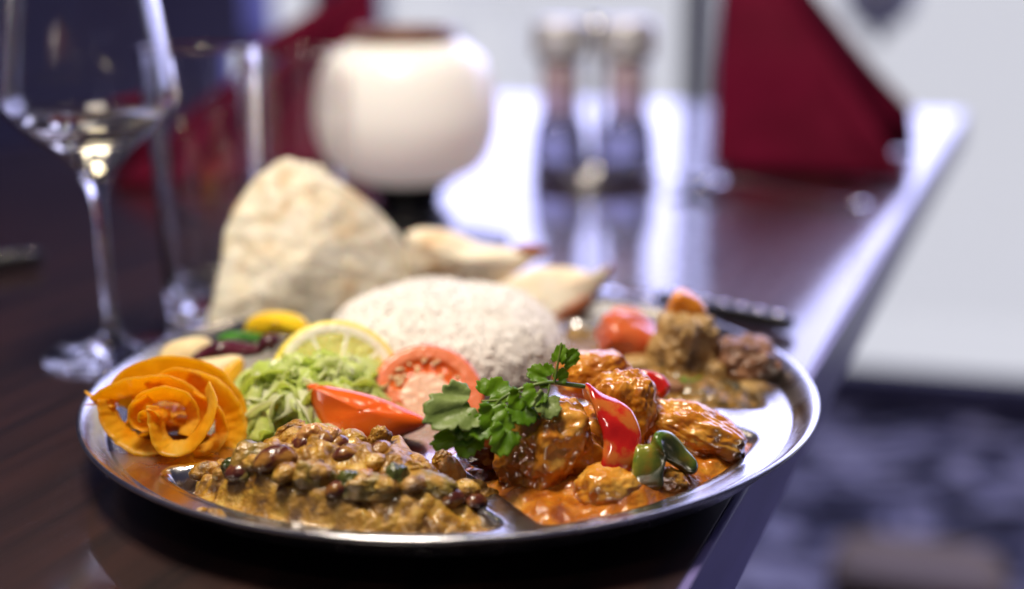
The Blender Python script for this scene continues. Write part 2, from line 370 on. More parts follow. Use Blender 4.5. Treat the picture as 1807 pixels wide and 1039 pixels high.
# ================================================================== the setting
FZ = -0.84
m = bpy.data.materials.new('daylight'); m.use_nodes = True
b = m.node_tree.nodes['Principled BSDF']; setp(b, 'Base Color', (0, 0, 0)); setp(b, 'Emission Color', (0.94, 0.95, 1.06)); setp(b, 'Emission Strength', 0.90); setp(b, 'Specular IOR Level', 0.0)
M['daylight'] = m
Z = Vector((0, 0, 1))
def wp(s, d, z): return W0 + DX * s + DN * d + Z * z
def wbox(name, s0, s1, d0, d1, z0, z1, mat, parent=None, bev=0.0):
    return box(name, wp((s0 + s1) / 2, (d0 + d1) / 2, (z0 + z1) / 2), DX * (s1 - s0) / 2, DN * (d1 - d0) / 2, Z * (z1 - z0) / 2, mat, parent, bev)
sky = obj('sky', [wp(-2.2, 0.6, -1.5), wp(3.2, 0.6, -1.5), wp(3.2, 0.6, 2.6), wp(-2.2, 0.6, 2.6)], [(0, 1, 2, 3)], M['daylight'], smooth=False); tag(sky, kind='structure')

# carpet
m = pmat('patterned_carpet', [(0.004, 0.004, 0.014), (0.03, 0.028, 0.06), (0.34, 0.33, 0.42), (0.46, 0.43, 0.48)], scale=5.0, detail=4, stops=[0.42, 0.49, 0.56, 0.64], rough=0.95, distort=1.8, stretch=(1.0, 1.6, 1), bump=0.4, bscale=150, bdist=0.004)
M['carpet'] = m
fl = obj('floor', [(-3.2, -1.6, FZ), (2.6, -1.6, FZ)] + [wp(2.2, -0.02, FZ), wp(-3.2, -0.02, FZ)], [(0, 1, 2, 3)], M['carpet'], smooth=False); tag(fl, kind='structure')

M['plaster'] = pmat('blue_grey_plaster', [(0.15, 0.15, 0.34), (0.19, 0.19, 0.40)], scale=3, rough=0.85, bump=0.2, bscale=60)
M['frame'] = pmat('blue_painted_frame', [(0.05, 0.05, 0.13), (0.065, 0.065, 0.15)], scale=6, rough=0.5)
wl = wbox('wall', -3.4, -1.46, -0.06, 0.10, FZ, 2.2, M['plaster']); tag(wl, kind='structure')
wl2 = wbox('wall_below_sill', -1.46, -0.965, -0.06, 0.10, FZ, -0.01, M['plaster']); tag(wl2, kind='structure')
wf = thing('window_frame', 'blue painted frame of the tall bright window behind the table', 'window frame', wp(0.3, 0, FZ))
wbox('bottom_rail', -0.965, 2.2, -0.03, 0.03, FZ, -0.75, M['frame'], wf, 0.006)
wbox('top_rail', -1.46, 2.2, -0.03, 0.03, 2.0, 2.12, M['frame'], wf, 0.006)
wbox('mullion', -0.400, -0.340, -0.035, 0.035, -0.75, 2.0, M['frame'], wf, 0.006)
wbox('mullion', -1.30, -1.13, -0.035, 0.035, -0.01, 2.0, M['frame'], wf, 0.006)
wbox('mullion', 2.12, 2.2, -0.035, 0.035, -0.75, 2.0, M['frame'], wf, 0.006)
for s0, s1, z0 in ((-1.455, -1.302, 0.0), (-1.128, -0.967, 0.0), (-0.963, -0.402, -0.745), (-0.338, 2.115, -0.745)):
    wbox('pane', s0, s1, 0.50, 0.506, z0, 1.995, M['glass'], wf)

# pendant shade hanging by the window
M['pale_blue'] = pmat('pale_blue_glass', [(0.40, 0.44, 0.66), (0.48, 0.52, 0.72)], scale=15, rough=0.25, coat=0.4)
pc = wp(0.02, -0.30, 0.0)
pn = thing('pendant_lamp', 'pale blue pendant shade hanging in front of the bright window', 'pendant lamp', (pc.x, pc.y, 0.03))
shade = lathe('lamp_shade', smooth_prof([(0.008, 0.0), (0.03, 0.006), (0.062, 0.04), (0.070, 0.09), (0.055, 0.14), (0.022, 0.17), (0.012, 0.18)], 28) + [(0.0, 0.18), (0.0, 0.0)], (pc.x, pc.y, 0.03), M['pale_blue'], pn, 40)
lathe('finial', smooth_prof([(0.0, -0.022), (0.012, -0.016), (0.014, -0.006), (0.009, 0.001), (0.0, 0.002)], 16), (pc.x, pc.y, 0.03), M['frame'], shade, 24, close=False)
tube('cord', [(pc.x, pc.y, 0.2), (pc.x, pc.y, 1.0), (pc.x, pc.y, 2.06)], [0.003, 0.003], M['black'], pn, n=10)
box('ceiling_rose', (pc.x, pc.y, 2.06), DX * 0.03, DN * 0.30, Z * 0.015, M['frame'], pn)

# low tan footstool on the carpet
M['tan'] = pmat('tan_leather', [(0.15, 0.08, 0.03), (0.21, 0.12, 0.05)], scale=20, rough=0.55, bump=0.3, bscale=200)
fs_ = thing('footstool', 'low tan leather footstool on the dark carpet beside the table', 'footstool', (0.70, 1.22, FZ))
blob('cushion', (0.70, 1.24, -0.755), (0.13, 0.10, 0.055), (0, 0, -20), 5, 0.03, 1.2, 4, M['tan'], fs_, box=4.5)
for sx in (-1, 1):
    for sy in (-1, 1):
        q = Vector((0.70, 1.22, 0)) + Matrix.Rotation(R(-20), 3, 'Z') @ Vector((sx * 0.08, sy * 0.06, 0))
        tube('leg', [(q.x, q.y, -0.78), (q.x, q.y, FZ)], [0.014, 0.009], M['black'], fs_, n=4)

# ------------------------------------------------------------------ table
T = Vector((math.sin(TA), math.cos(TA), 0)); NN = Vector((math.cos(TA), -math.sin(TA), 0)); E0 = Vector((0.0736, -0.1456, 0))
def tp(n_, t_, z): return E0 + NN * n_ + T * t_ + Z * z
tb = thing('dining_table', 'long dark mahogany dining table with a glossy lacquered top', 'table', tp(-0.45, 0.3, FZ))
box('tabletop', tp(-0.45175, 0.235, -0.0175), NN * 0.44825, T * 1.035, Z * 0.0175, M['table'], tb, 0.0004)
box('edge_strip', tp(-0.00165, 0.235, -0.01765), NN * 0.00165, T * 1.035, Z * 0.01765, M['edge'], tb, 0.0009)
for a, t_ in ((-0.36, -0.60), (-0.62, -0.60), (-0.36, 0.85), (-0.62, 0.85)):
    q = tp(a, t_, 0); box('leg', (q.x, q.y, (FZ - 0.036) / 2), NN * 0.035, T * 0.035, Z * ((-FZ - 0.036) / 2), M['table'], tb, 0.004)

# ================================================================== plate
def sdpoly(x, y, P):
    d = 1e9; ins = False; n = len(P)
    for i in range(n):
        x1, y1 = P[i]; x2, y2 = P[i - 1]
        ex, ey = x2 - x1, y2 - y1; wx, wy = x - x1, y - y1
        t = max(0, min(1, (wx * ex + wy * ey) / (ex * ex + ey * ey)))
        dx, dy = wx - ex * t, wy - ey * t; d = min(d, dx * dx + dy * dy)
        if ((y1 > y) != (y2 > y)) and x < (x2 - x1) * (y - y1) / (y2 - y1) + x1: ins = not ins
    return -math.sqrt(d) if ins else math.sqrt(d)
def arc(r, a0, a1, n): return [(r * math.cos(R(a0 + (a1 - a0) * i / (n - 1))), r * math.sin(R(a0 + (a1 - a0) * i / (n - 1)))) for i in range(n)]
# the wells, drawn 6 mm smaller and grown back so that their corners are round
WELL_BEAN = arc(0.123, 216, 274, 11) + [(-0.027, -0.063), (-0.086, -0.068)]
WELL_CHICKEN = arc(0.123, 285, 335, 10) + [(0.104, -0.042), (0.030, -0.030), (0.006, -0.068)]
WELL_LAMB = arc(0.124, -7, 60, 10) + [(0.045, 0.085), (0.055, -0.004), (0.075, -0.010)]
PZ = 0.014; WZ = 0.0035
def sstep(x): x = max(0, min(1, x)); return x * x * (3 - 2 * x)
def plate_z(x, y):
    z = PZ
    for P in (WELL_BEAN, WELL_CHICKEN, WELL_LAMB):
        d = sdpoly(x, y, P) - 0.006
        if d < 0.0006: z -= (PZ - WZ) * sstep((0.0006 - d) / 0.0085)
        elif d < 0.0022: z += 0.0003 * math.sin((d - 0.0006) / 0.0016 * math.pi)
    return z
SEG = 420; NR = 110; RI = 0.1375
vs = []; fs = []
rings = [RI * ((i / NR) ** 0.8) for i in range(1, NR + 1)]
lip = [(0.1385, 0.01415), (0.1392, 0.0136), (0.1400, 0.0138), (0.1412, 0.0152), (0.1432, 0.0176), (0.1455, 0.0198), (0.1474, 0.0212), (0.1488, 0.0220),
       (0.1497, 0.0220), (0.1502, 0.0214), (0.1502, 0.0206), (0.1495, 0.0200), (0.1484, 0.0200), (0.1465, 0.0192), (0.1435, 0.0164), (0.1405, 0.0120),
       (0.136, 0.0090), (0.126, 0.0055), (0.118, 0.0016), (0.115, 0.0002), (0.06, 0.0002)]
vs.append(Vector((0, 0, plate_z(0, 0))))
for r in rings:
    for k in range(SEG):
        a = k / SEG * 2 * math.pi; x, y = r * math.cos(a), r * math.sin(a); vs.append(Vector((x, y, plate_z(x, y))))
for r, z in lip:
    for k in range(SEG):
        a = k / SEG * 2 * math.pi; vs.append(Vector((r * math.cos(a), r * math.sin(a), z)))
vs.append(Vector((0, 0, 0.0002)))
tot = NR + len(lip)
for k in range(SEG): fs.append((0, 1 + k, 1 + (k + 1) % SEG))
for i in range(tot - 1):
    for k in range(SEG):
        a = 1 + i * SEG; fs.append((a + k, a + SEG + k, a + SEG + (k + 1) % SEG, a + (k + 1) % SEG))
a = 1 + (tot - 1) * SEG
for k in range(SEG): fs.append((a + k, len(vs) - 1, a + (k + 1) % SEG))
pl = fix_normals(obj('thali_plate', vs, fs, M['steel']))
tag(pl, 'round stainless steel thali plate with sunken compartments, holding the food', 'plate')

# ================================================================== food: generic heaps in a well
def well_patch(P, zf, step=0.0016, grow=0.004, hole=None):
    """grid mesh over a well; zf(x,y,d) gives the height"""
    xs = [p[0] for p in P]; ys = [p[1] for p in P]
    x0, x1, y0, y1 = min(xs) - .01, max(xs) + .01, min(ys) - .01, max(ys) + .01
    nx = int((x1 - x0) / step); ny = int((y1 - y0) / step); idx = {}; vs = []; fs = []
    for i in range(nx + 1):
        for j in range(ny + 1):
            x, y = x0 + i * step, y0 + j * step; d = sdpoly(x, y, P) - 0.006
            if d < grow: idx[i, j] = len(vs); vs.append(Vector((x, y, zf(x, y, d))))
    for i in range(nx):
        for j in range(ny):
            q = [(i, j), (i + 1, j), (i + 1, j + 1), (i, j + 1)]
            if all(k in idx for k in q): fs.append(tuple(idx[k] for k in q))
    return vs, fs

def close_patch(o, drop=0.004):
    """turn a sheet into a body with thickness"""
    md = o.modifiers.new('thickness', 'SOLIDIFY'); md.thickness = drop; md.offset = -1
    return o

# ------------------------------------------------------------------ bean curry
bx = [-0.112, -0.099, -0.086, -0.074, -0.062, -0.049, -0.034, -0.022, -0.010, 0.003, 0.014, 0.024]
bh = [0.004, 0.008, 0.0140, 0.0200, 0.0270, 0.0290, 0.0270, 0.0250, 0.0215, 0.0150, 0.0075, 0.003]
def interp(x, X, Y):
    if x <= X[0]: return Y[0]
    for i in range(len(X) - 1):
        if x <= X[i + 1]: u = (x - X[i]) / (X[i + 1] - X[i]); u = u * u * (3 - 2 * u) * .5 + u * .5; return Y[i] * (1 - u) + Y[i + 1] * u
    return Y[-1]
def bean_h(x, y, lumps=True):
    h = interp(x, bx, bh); yc = -0.087 - 0.10 * (x + 0.045)
    v = (y - yc); u = v / (0.036 if v < 0 else 0.028)
    z = 0.0030 + max(h - 0.001, 0) * max(0.0, 1 - abs(u) ** 2.3) ** 0.62
    z = max(z, 0.0042 + 0.0062 * sstep((x + 0.098) / 0.016))
    if lumps:
        p = Vector((x, y, 0))
        c = 1.0 - min(noise.voronoi(p * 105)[0][0], 1.0)
        c2 = 1.0 - min(noise.voronoi(p * 230 + Vector((5, 2, 0)))[0][0], 1.0)
        z += (0.0012 + 0.0022 * (c2 - 0.5) + 0.0052 * (c - 0.45) + 0.0030 * noise.noise(p * 60 + Vector((3, 1, 0))) + 0.0014 * noise.noise(p * 210) + 0.0007 * noise.noise(p * 520)) * min(1, max(z - 0.004, 0) / 0.006)
    return z
bc = thing('bean_curry', 'heap of kidney bean and courgette curry at the front of the plate', 'bean curry', (-0.045, -0.09, 0.0035))
def bean_edge(x, y, d):
    e = sstep((d + 0.0060) / 0.0078); el = sstep((-0.0900 - x) / 0.0065)
    z = bean_h(x, y); lo = plate_z(x, y) - 0.0006
    z = z * (1 - e) + lo * e
    return z * (1 - el) + (lo - 0.0005) * el if el > 0 else z
vs, fs = well_patch(WELL_BEAN, bean_edge, 0.0009, 0.0022)
keep = [v.x > -0.0965 + 0.003 * noise.noise(v * 120) for v in vs]
fs = [f for f in fs if all(keep[i] for i in f)]
close_patch(obj('sauce', vs, fs, M['bean_sauce'], bc), 0.0012)
rng = random.Random(11)
def on_bean(x, y, sink=0.0): return Vector((x, y, bean_h(x, y, False) + sink))
def kbean(name, x, y, s, rz, mat, sink=0.0, tilt=0, seed=0):
    if mat == 'bean_coated': mat = 'bean_sauce'; sink -= 0.0022
    else: sink -= 0.0008
    return blob(name, on_bean(x, y, sink), (0.0062 * s, 0.0041 * s, 0.0037 * s), (tilt, rng.uniform(-15, 15), rz), seed, 0.10 if mat == 'bean_sauce' else 0.05, 1.5, 5, M[mat], bc, bend=0.28, fine=0.03)
# kidney beans picked out in the photograph
for i, (x, y, s, rz, mt, sk, tl) in enumerate([
        (-0.0888, -0.0785, 0.95, 20, 'bean_coated', 0.0045, 10), (-0.0603, -0.1002, 1.35, 25, 'bean', 0.0035, -20), (-0.0796, -0.0875, 0.9, 40, 'bean_coated', 0.003, 0),
        (-0.0518, -0.0917, 0.8, 5, 'bean', 0.002, 10), (-0.0448, -0.0916, 0.85, 80, 'bean', 0.0035, 0), (-0.0371, -0.0975, 0.8, 20, 'bean', 0.002, 0),
        (-0.0563, -0.0822, 1.0, 20, 'bean_coated', 0.003, 0), (-0.0484, -0.0810, 1.0, -10, 'bean_coated', 0.003, 20), (-0.0362, -0.0835, 0.95, 15, 'bean_coated', 0.003, 0),
        (-0.0249, -0.0909, 0.85, 60, 'bean', 0.002, 30), (-0.0275, -0.0989, 0.85, 10, 'bean_coated', 0.002, 0), (-0.0132, -0.0927, 0.8, -30, 'bean_coated', 0.002, 0),
        (-0.0016, -0.1117, 0.85, 10, 'bean', 0.003, 0), (0.0071, -0.1079, 0.75, 40, 'bean', 0.003, 0), (-0.0196, -0.1096, 0.8, 30, 'bean_coated', 0.002, 0),
        (-0.0504, -0.1079, 0.9, -20, 'bean_coated', 0.002, 0), (-0.0718, -0.0888, 0.8, 60, 'bean', 0.0005, 0), (-0.0063, -0.1060, 0.8, 0, 'bean_coated', 0.002, 0),
        (-0.0732, -0.0977, 0.9, 10, 'bean', 0.004, 0), (-0.0386, -0.1134, 0.8, 30, 'bean', 0.0035, 0), (-0.0235, -0.1131, 0.9, -20, 'bean_coated', 0.006, 0), (-0.0691, -0.0974, 0.9, -20, 'bean_coated', 0.006, 0),
        (-0.0563, -0.1078, 0.9, 60, 'bean_coated', 0.006, 0), (-0.0140, -0.1121, 0.9, 10, 'bean_coated', 0.006, 0), (-0.0312, -0.1118, 0.8, 40, 'bean_coated', 0.006, 0), (-0.0463, -0.1092, 0.9, -10, 'bean_coated', 0.006, 0), (0.0033, -0.1050, 0.9, -10, 'bean_coated', 0.005, 0),
        (0.0075, -0.0924, 0.75, -40, 'bean_coated', 0.002, 0), (-0.0630, -0.1006, 0.8, 20, 'bean', 0.003, 0), (-0.0398, -0.0900, 0.8, 50, 'bean', 0.002, 0)]):
    kbean('kidney_bean', x, y, s, rz, mt, sk, tl, i)
# courgette and onion pieces
for i, (x, y, sx, sy, sz, rot, mt, bxp, sk) in enumerate([
        (-0.0681, -0.0938, 0.0105, 0.0060, 0.0085, (-25, 10, 15), 'courgette', 4.0, 0.000), (-0.0272, -0.1116, 0.0125, 0.006, 0.0055, (-10, 4, 5), 'courgette', 4.0, 0.0005),
        (-0.0465, -0.1081, 0.009, 0.005, 0.006, (0, 20, 10), 'courgette', 4.0, 0.0), (-0.0083, -0.1086, 0.011, 0.006, 0.005, (0, 12, -10), 'courgette', 4.0, 0.001),
        (-0.0339, -0.1112, 0.006, 0.004, 0.006, (0, 10, 30), 'courgette_skin', 3.2, 0.001), (-0.0197, -0.1101, 0.006, 0.004, 0.007, (0, 20, 60), 'courgette_skin', 3.2, 0.0015),
        (-0.0760, -0.0895, 0.006, 0.004, 0.004, (0, 10, 0), 'courgette_skin', 3.2, 0.001)]):
    blob('courgette_piece', on_bean(x, y, sk + 0.0004), (sx * 0.85, sy * 0.85, sz * 0.85), rot, 40 + i, 0.16, 1.7, 5, M[mt], bc, box=3.0, fine=0.05)
for i, (x, y, sx, sy, sz, rot, sk) in enumerate([
        (-0.0586, -0.0756, 0.0062, 0.0035, 0.0034, (0, -20, 10), 0.004), (-0.0507, -0.0892, 0.0050, 0.0042, 0.0065, (10, 30, 20), 0.003), (-0.0266, -0.0826, 0.0045, 0.0028, 0.0055, (0, 30, 20), 0.003),
        (-0.0004, -0.0943, 0.0045, 0.0035, 0.0075, (0, -20, 0), 0.003), (-0.0140, -0.1028, 0.005, 0.0035, 0.006, (20, 20, 0), 0.002), (-0.0428, -0.0899, 0.004, 0.0035, 0.005, (0, 20, 60), 0.0035),
        (0.0113, -0.0988, 0.005, 0.0026, 0.004, (0, 10, 40), 0.003), (-0.0310, -0.1087, 0.005, 0.003, 0.004, (20, 0, 40), 0.002), (-0.0043, -0.0833, 0.004, 0.003, 0.004, (0, 20, 10), 0.002)]):
    blob('onion_piece', on_bean(x, y, sk - 0.0014), (sx * 0.85, sy * 0.85, sz * 0.85), rot, 60 + i, 0.2, 1.7, 5, M['onion' if i % 2 else 'bean_sauce'], bc, box=2.8, fine=0.06)
for i in range(12):
    x = rng.uniform(-0.090, 0.008); y = rng.uniform(-0.112, -0.066)
    if bean_h(x, y, False) < 0.007: continue
    s = rng.uniform(0.5, 0.95)
    blob('lentil_lump', on_bean(x, y, rng.uniform(0.0, 0.0012)), (0.0038 * s, 0.0029 * s, 0.0026 * s), (rng.uniform(-30, 30), rng.uniform(-30, 30), rng.uniform(0, 180)), 100 + i, 0.22, 1.7, 4, M[rng.choice(['bean_sauce', 'bean_sauce', 'bean_coated', 'bean_sauce'])], bc, fine=0.03)

# ------------------------------------------------------------------ chicken curry
def pool(x, y, d, base, amp, seed):
    e = sstep((d + 0.0060) / 0.0070)
    return pool_in(x, y, base, amp, seed) * (1 - e) + (plate_z(x, y) - 0.0007) * e
def pool_in(x, y, base, amp, seed):
    p = Vector((x, y, seed)); return base + amp * noise.noise(p * 55) + amp * .5 * noise.noise(p * 160) + amp * .25 * noise.noise(p * 400) 
SWELL = [(0.036, -0.088, 0.020, 0.006), (0.066, -0.072, 0.018, 0.006), (0.094, -0.066, 0.018, 0.004), (0.060, -0.102, 0.012, 0.005), (0.080, -0.094, 0.010, 0.003)]
vs, fs = well_patch(WELL_CHICKEN, lambda x, y, d: pool(x, y, d, 0.0108, 0.0028, 2.0) + (1 - sstep((d + 0.0080) / 0.0070)) * sum(h_ * math.exp(-((x - a_) ** 2 + (y - b_) ** 2) / (r_ * r_)) for a_, b_, r_, h_ in SWELL), 0.0009, 0.0014)
o = close_patch(obj('curry_sauce', vs, fs, M['sauce']), 0.003)
tag(o, 'pool of glossy orange curry sauce under the chicken pieces', 'curry sauce')
def food(name, label, cat, loc, size, rot, seed, mat, group=None, **kw):
    o = blob(name, loc, size, rot, seed, mat=M[mat], **kw); return tag(o, label, cat, group)
CG = 'sauced chicken pieces in the front right compartment'
food('chicken_piece', 'largest sauce coated chicken piece, beside the coriander sprig', 'chicken', (0.0340, -0.0820, 0.0227), (0.0185, 0.0150, 0.0190), (8, -16, 20), 3, 'chicken', CG, amp=0.24, freq=1.5, sub=6, box=2.5, fine=0.016)
food('chicken_piece', 'upright chicken piece behind the red pepper strip', 'chicken', (0.0635, -0.0600, 0.0282), (0.0120, 0.0120, 0.0165), (5, 8, -10), 7, 'chicken', CG, amp=0.22, freq=1.4, sub=6, box=2.7, fine=0.016)
food('chicken_piece', 'long orange chicken piece at the right end of the compartment', 'chicken', (0.0906, -0.0620, 0.0191), (0.0185, 0.0115, 0.0105), (0, 22, -8), 12, 'chicken', CG, amp=0.22, freq=1.5, sub=6, box=2.5, fine=0.016)
food('chicken_piece', 'chicken piece at the back, above the coriander stem tip', 'chicken', (0.0546, -0.0340, 0.0350), (0.0150, 0.0120, 0.0090), (0, -6, 10), 17, 'chicken', CG, amp=0.2, freq=1.4, sub=6, box=2.5, fine=0.016)
food('chicken_piece', 'dark chicken piece in shadow under the coriander leaves', 'chicken', (0.0128, -0.0700, 0.0218), (0.0120, 0.0100, 0.0095), (0, 10, 30), 21, 'chicken_shaded', CG, amp=0.12, freq=1.4, sub=5, box=2.5, fine=0.016)
food('chicken_piece', 'low chicken piece under the lower end of the red pepper strip', 'chicken', (0.0549, -0.0990, 0.0141), (0.0120, 0.0085, 0.0085), (0, 10, 20), 26, 'chicken', CG, amp=0.16, freq=1.4, sub=5, box=2.6, fine=0.04)
food('chicken_piece', 'small chicken shred between the arms of the green pepper', 'chicken', (0.0758, -0.0930, 0.0145), (0.0070, 0.0050, 0.0050), (0, 20, 10), 31, 'chicken', CG, amp=0.18, freq=1.6, sub=5, box=2.4, fine=0.05)
food('chicken_piece', 'chicken piece filling the middle, half hidden by the red pepper', 'chicken', (0.0532, -0.0700, 0.0184), (0.0140, 0.0120, 0.0150), (0, 0, 0), 36, 'chicken', CG, amp=0.14, freq=1.4, sub=5, box=2.6, fine=0.04)

def thick_strip(name, pts, wdirs, widths, th, mats, parent=None, n=40, seed=0, round_=0.35):
    """a bent vegetable strip with a rounded cross section: outside skin, inside flesh"""
    P = catmull(pts, n); Wd = [Vector(v) for v in wdirs]; prof = []
    m_ = 16
    vs = []; fs = []; mi = []
    for i, p in enumerate(P):
        t = (P[min(i + 1, n - 1)] - P[max(i - 1, 0)]).normalized()
        wd = lerp_list(Wd, i / (n - 1)); wd = (wd - t * wd.dot(t)).normalized(); nn = t.cross(wd).normalized()
        ww = lerp_list(widths, i / (n - 1)) / 2
        e = min(i, n - 1 - i); kk = 1.0 if e >= 3 else (0.55, 0.82, 0.95)[e]
        for k in range(m_):
            a = k / m_ * 2 * math.pi; c, s = math.cos(a), math.sin(a)
            c = math.copysign(abs(c) ** 0.6, c); s = math.copysign(abs(s) ** 0.6, s)
            bow = 0.10 * ww * (1 - c * c)
            q = p + wd * (ww * c * kk) + nn * (th / 2 * s * kk + bow)
            q += nn * 0.06 * ww * noise.noise(Vector((i * 0.2, c * 1.2, seed * 3.3)))
            vs.append(q)
    for i in range(n - 1):
        for k in range(m_):
            fs.append((i * m_ + k, i * m_ + (k + 1) % m_, (i + 1) * m_ + (k + 1) % m_, (i + 1) * m_ + k)); mi.append(0 if k < m_ / 2 else 1)
    fs.append(tuple(range(m_))[::-1]); fs.append(tuple((n - 1) * m_ + k for k in range(m_))); mi += [1, 1]
    o = obj(name, vs, fs, mats, parent, matidx=mi)
    return fix_normals(o)
VW = Vector((0.05, -0.95, 0.28))    # roughly towards the viewer
o = thick_strip('red_pepper_strip', [(0.0474, -0.0740, 0.0421), (0.0525, -0.0800, 0.0413), (0.0573, -0.0870, 0.0369), (0.0592, -0.0920, 0.0302), (0.0571, -0.0960, 0.0240), (0.0530, -0.0980, 0.0186)],
            [(0.4, 0, -0.9), (0.8, 0.1, -0.5), (1, 0.2, 0.0), (1, 0.25, 0.1), (1, 0.25, 0.3), (0.9, 0.2, 0.4)], [0.0080, 0.0115, 0.0138, 0.0140, 0.0120, 0.0075], 0.0036, [M['red_pepper'], M['pepper_flesh']], seed=1)
tag(o, 'curved glossy red pepper strip draped over the chicken', 'red pepper')
o = thick_strip('green_pepper_strip', [(0.0669, -0.1000, 0.0135), (0.0673, -0.0990, 0.0211), (0.0694, -0.0960, 0.0277), (0.0739, -0.0930, 0.0280), (0.0802, -0.0900, 0.0221), (0.0856, -0.0900, 0.0164)],
            [(1, 0.3, 0.1), (1, 0.3, 0.2), (0.8, 0.2, 0.6), (0.3, 0.2, 1), (-0.4, 0.3, 0.9), (-0.4, 0.3, 0.8)], [0.0125, 0.0118, 0.0115, 0.0105, 0.0085, 0.0055], 0.0048, [M['green_pepper'], M['green_pepper']], seed=2)
tag(o, 'bent green pepper strip in the orange sauce', 'green pepper')
o = thick_strip('red_pepper_strip', [(0.0678, -0.0340, 0.0337), (0.0749, -0.0360, 0.0332), (0.0799, -0.0400, 0.0321), (0.0829, -0.0440, 0.0295)],
            [(0.3, 0.2, 1), (0.2, 0.2, 1), (0.2, 0.2, 1), (0.1, 0.2, 1)], [0.005, 0.007, 0.0085, 0.0065], 0.0036, [M['red_pepper'], M['red_pepper']], seed=3)
tag(o, 'short red pepper piece behind the upright chicken piece', 'red pepper')
o = thick_strip('red_pepper_strip', [(0.0222, -0.0620, 0.0270), (0.0275, -0.0620, 0.0277), (0.0327, -0.0640, 0.0290)],
            [(0.1, 0.2, 1), (0.1, 0.2, 1), (0.1, 0.2, 1)], [0.004, 0.0055, 0.004], 0.003, [M['red_pepper'], M['pepper_flesh']], seed=4)
tag(o, 'small red pepper piece showing between the coriander leaves', 'red pepper')

# ------------------------------------------------------------------ lamb and spinach curry
def lamb_z(x, y, d):
    z = pool(x, y, d, 0.0112, 0.0042, 7.0)
    u = ((x - 0.095) / 0.055) ** 2 + ((y - 0.02) / 0.045) ** 2
    return z + 0.0095 * max(0, 1 - u) * (1 - sstep((d + 0.0075) / 0.006))
vs, fs = well_patch(WELL_LAMB, lamb_z, 0.0011, 0.0004)
vs2 = []; o = close_patch(obj('spinach_sauce', vs, fs, M['lamb_sauce']), 0.003)
tag(o, 'pool of dark spinach and oil sauce under the lamb pieces', 'curry sauce')
LG = 'lamb pieces in the rear right compartment'
food('lamb_piece', 'tall upright lamb piece with a dark right side', 'lamb', (0.1012, 0.0220, 0.0280), (0.0125, 0.0125, 0.0150), (0, 14, 28), 41, 'lamb', LG, amp=0.17, freq=1.6, sub=6, box=3.2, fine=0.05, ridged=0.06)
food('lamb_piece', 'brown lamb block nearest the right rim of the plate', 'lamb', (0.1283, 0.0220, 0.0195), (0.0140, 0.0125, 0.0118), (0, 4, 8), 46, 'lamb_brown', LG, amp=0.17, freq=1.6, sub=6, box=3.2, fine=0.05, ridged=0.06)
food('lamb_piece', 'small lamb scrap in the sauce between the chicken and tall lamb piece', 'lamb', (0.0912, -0.0020, 0.0157), (0.0065, 0.005, 0.005), (0, 14, 8), 49, 'lamb_brown', LG, amp=0.14, freq=1.5, sub=4, box=2.6, fine=0.04)
food('lamb_piece', 'flat lamb scrap below the brown lamb block', 'lamb', (0.1289, 0.0040, 0.0126), (0.0100, 0.005, 0.0040), (0, 4, 8), 52, 'lamb', LG, amp=0.14, freq=1.5, sub=4, box=2.6, fine=0.04)
food('lamb_piece', 'yellowish scrap under the cooked tomato wedge', 'lamb', (0.0818, 0.0200, 0.0193), (0.0090, 0.007, 0.0055), (0, 4, 8), 55, 'lamb', LG, amp=0.14, freq=1.5, sub=4, box=2.6, fine=0.04)
food('tomato_piece', 'cooked red tomato wedge left of the tall lamb piece', 'tomato', (0.0789, 0.0360, 0.0274), (0.0135, 0.011, 0.0092), (25, 14, 10), 61, 'tom_cooked', amp=0.10, freq=1.3, sub=5, box=3.4)
food('orange_pepper_piece', 'orange pepper piece behind the cooked tomato wedge', 'pepper', (0.0800, 0.0500, 0.0326), (0.0085, 0.006, 0.006), (0, 10, 10), 64, 'orange_pepper', amp=0.06, freq=1.2, sub=4, box=2.8)
food('tomato_piece', 'orange red tomato piece on top of the tall lamb piece', 'tomato', (0.1041, 0.0290, 0.0427), (0.0088, 0.0055, 0.0068), (10, 22, -12), 67, 'orange_pepper', amp=0.08, freq=1.3, sub=5, box=3.4, taper=0.3)
food('lamb_piece', 'small browned lamb scrap between the two large lamb pieces', 'lamb', (0.1146, 0.0160, 0.0166), (0.0085, 0.007, 0.0060), (0, 20, 30), 58, 'lamb', LG, amp=0.18, freq=1.6, sub=5, box=2.6, fine=0.05)
food('lamb_piece', 'sauced lamb scrap at the right end of the spinach sauce', 'lamb', (0.1345, 0.0040, 0.0099), (0.0060, 0.005, 0.0035), (0, 20, 30), 59, 'lamb_brown', LG, amp=0.18, freq=1.6, sub=4, box=2.6, fine=0.05)
food('spinach_shred', 'dark green spinach shred in the sauce below the tall lamb piece', 'spinach', (0.1031, 0.0040, 0.0179), (0.0070, 0.0035, 0.0018), (0, 6, 10), 71, 'green_veg', amp=0.2, freq=2, sub=4)
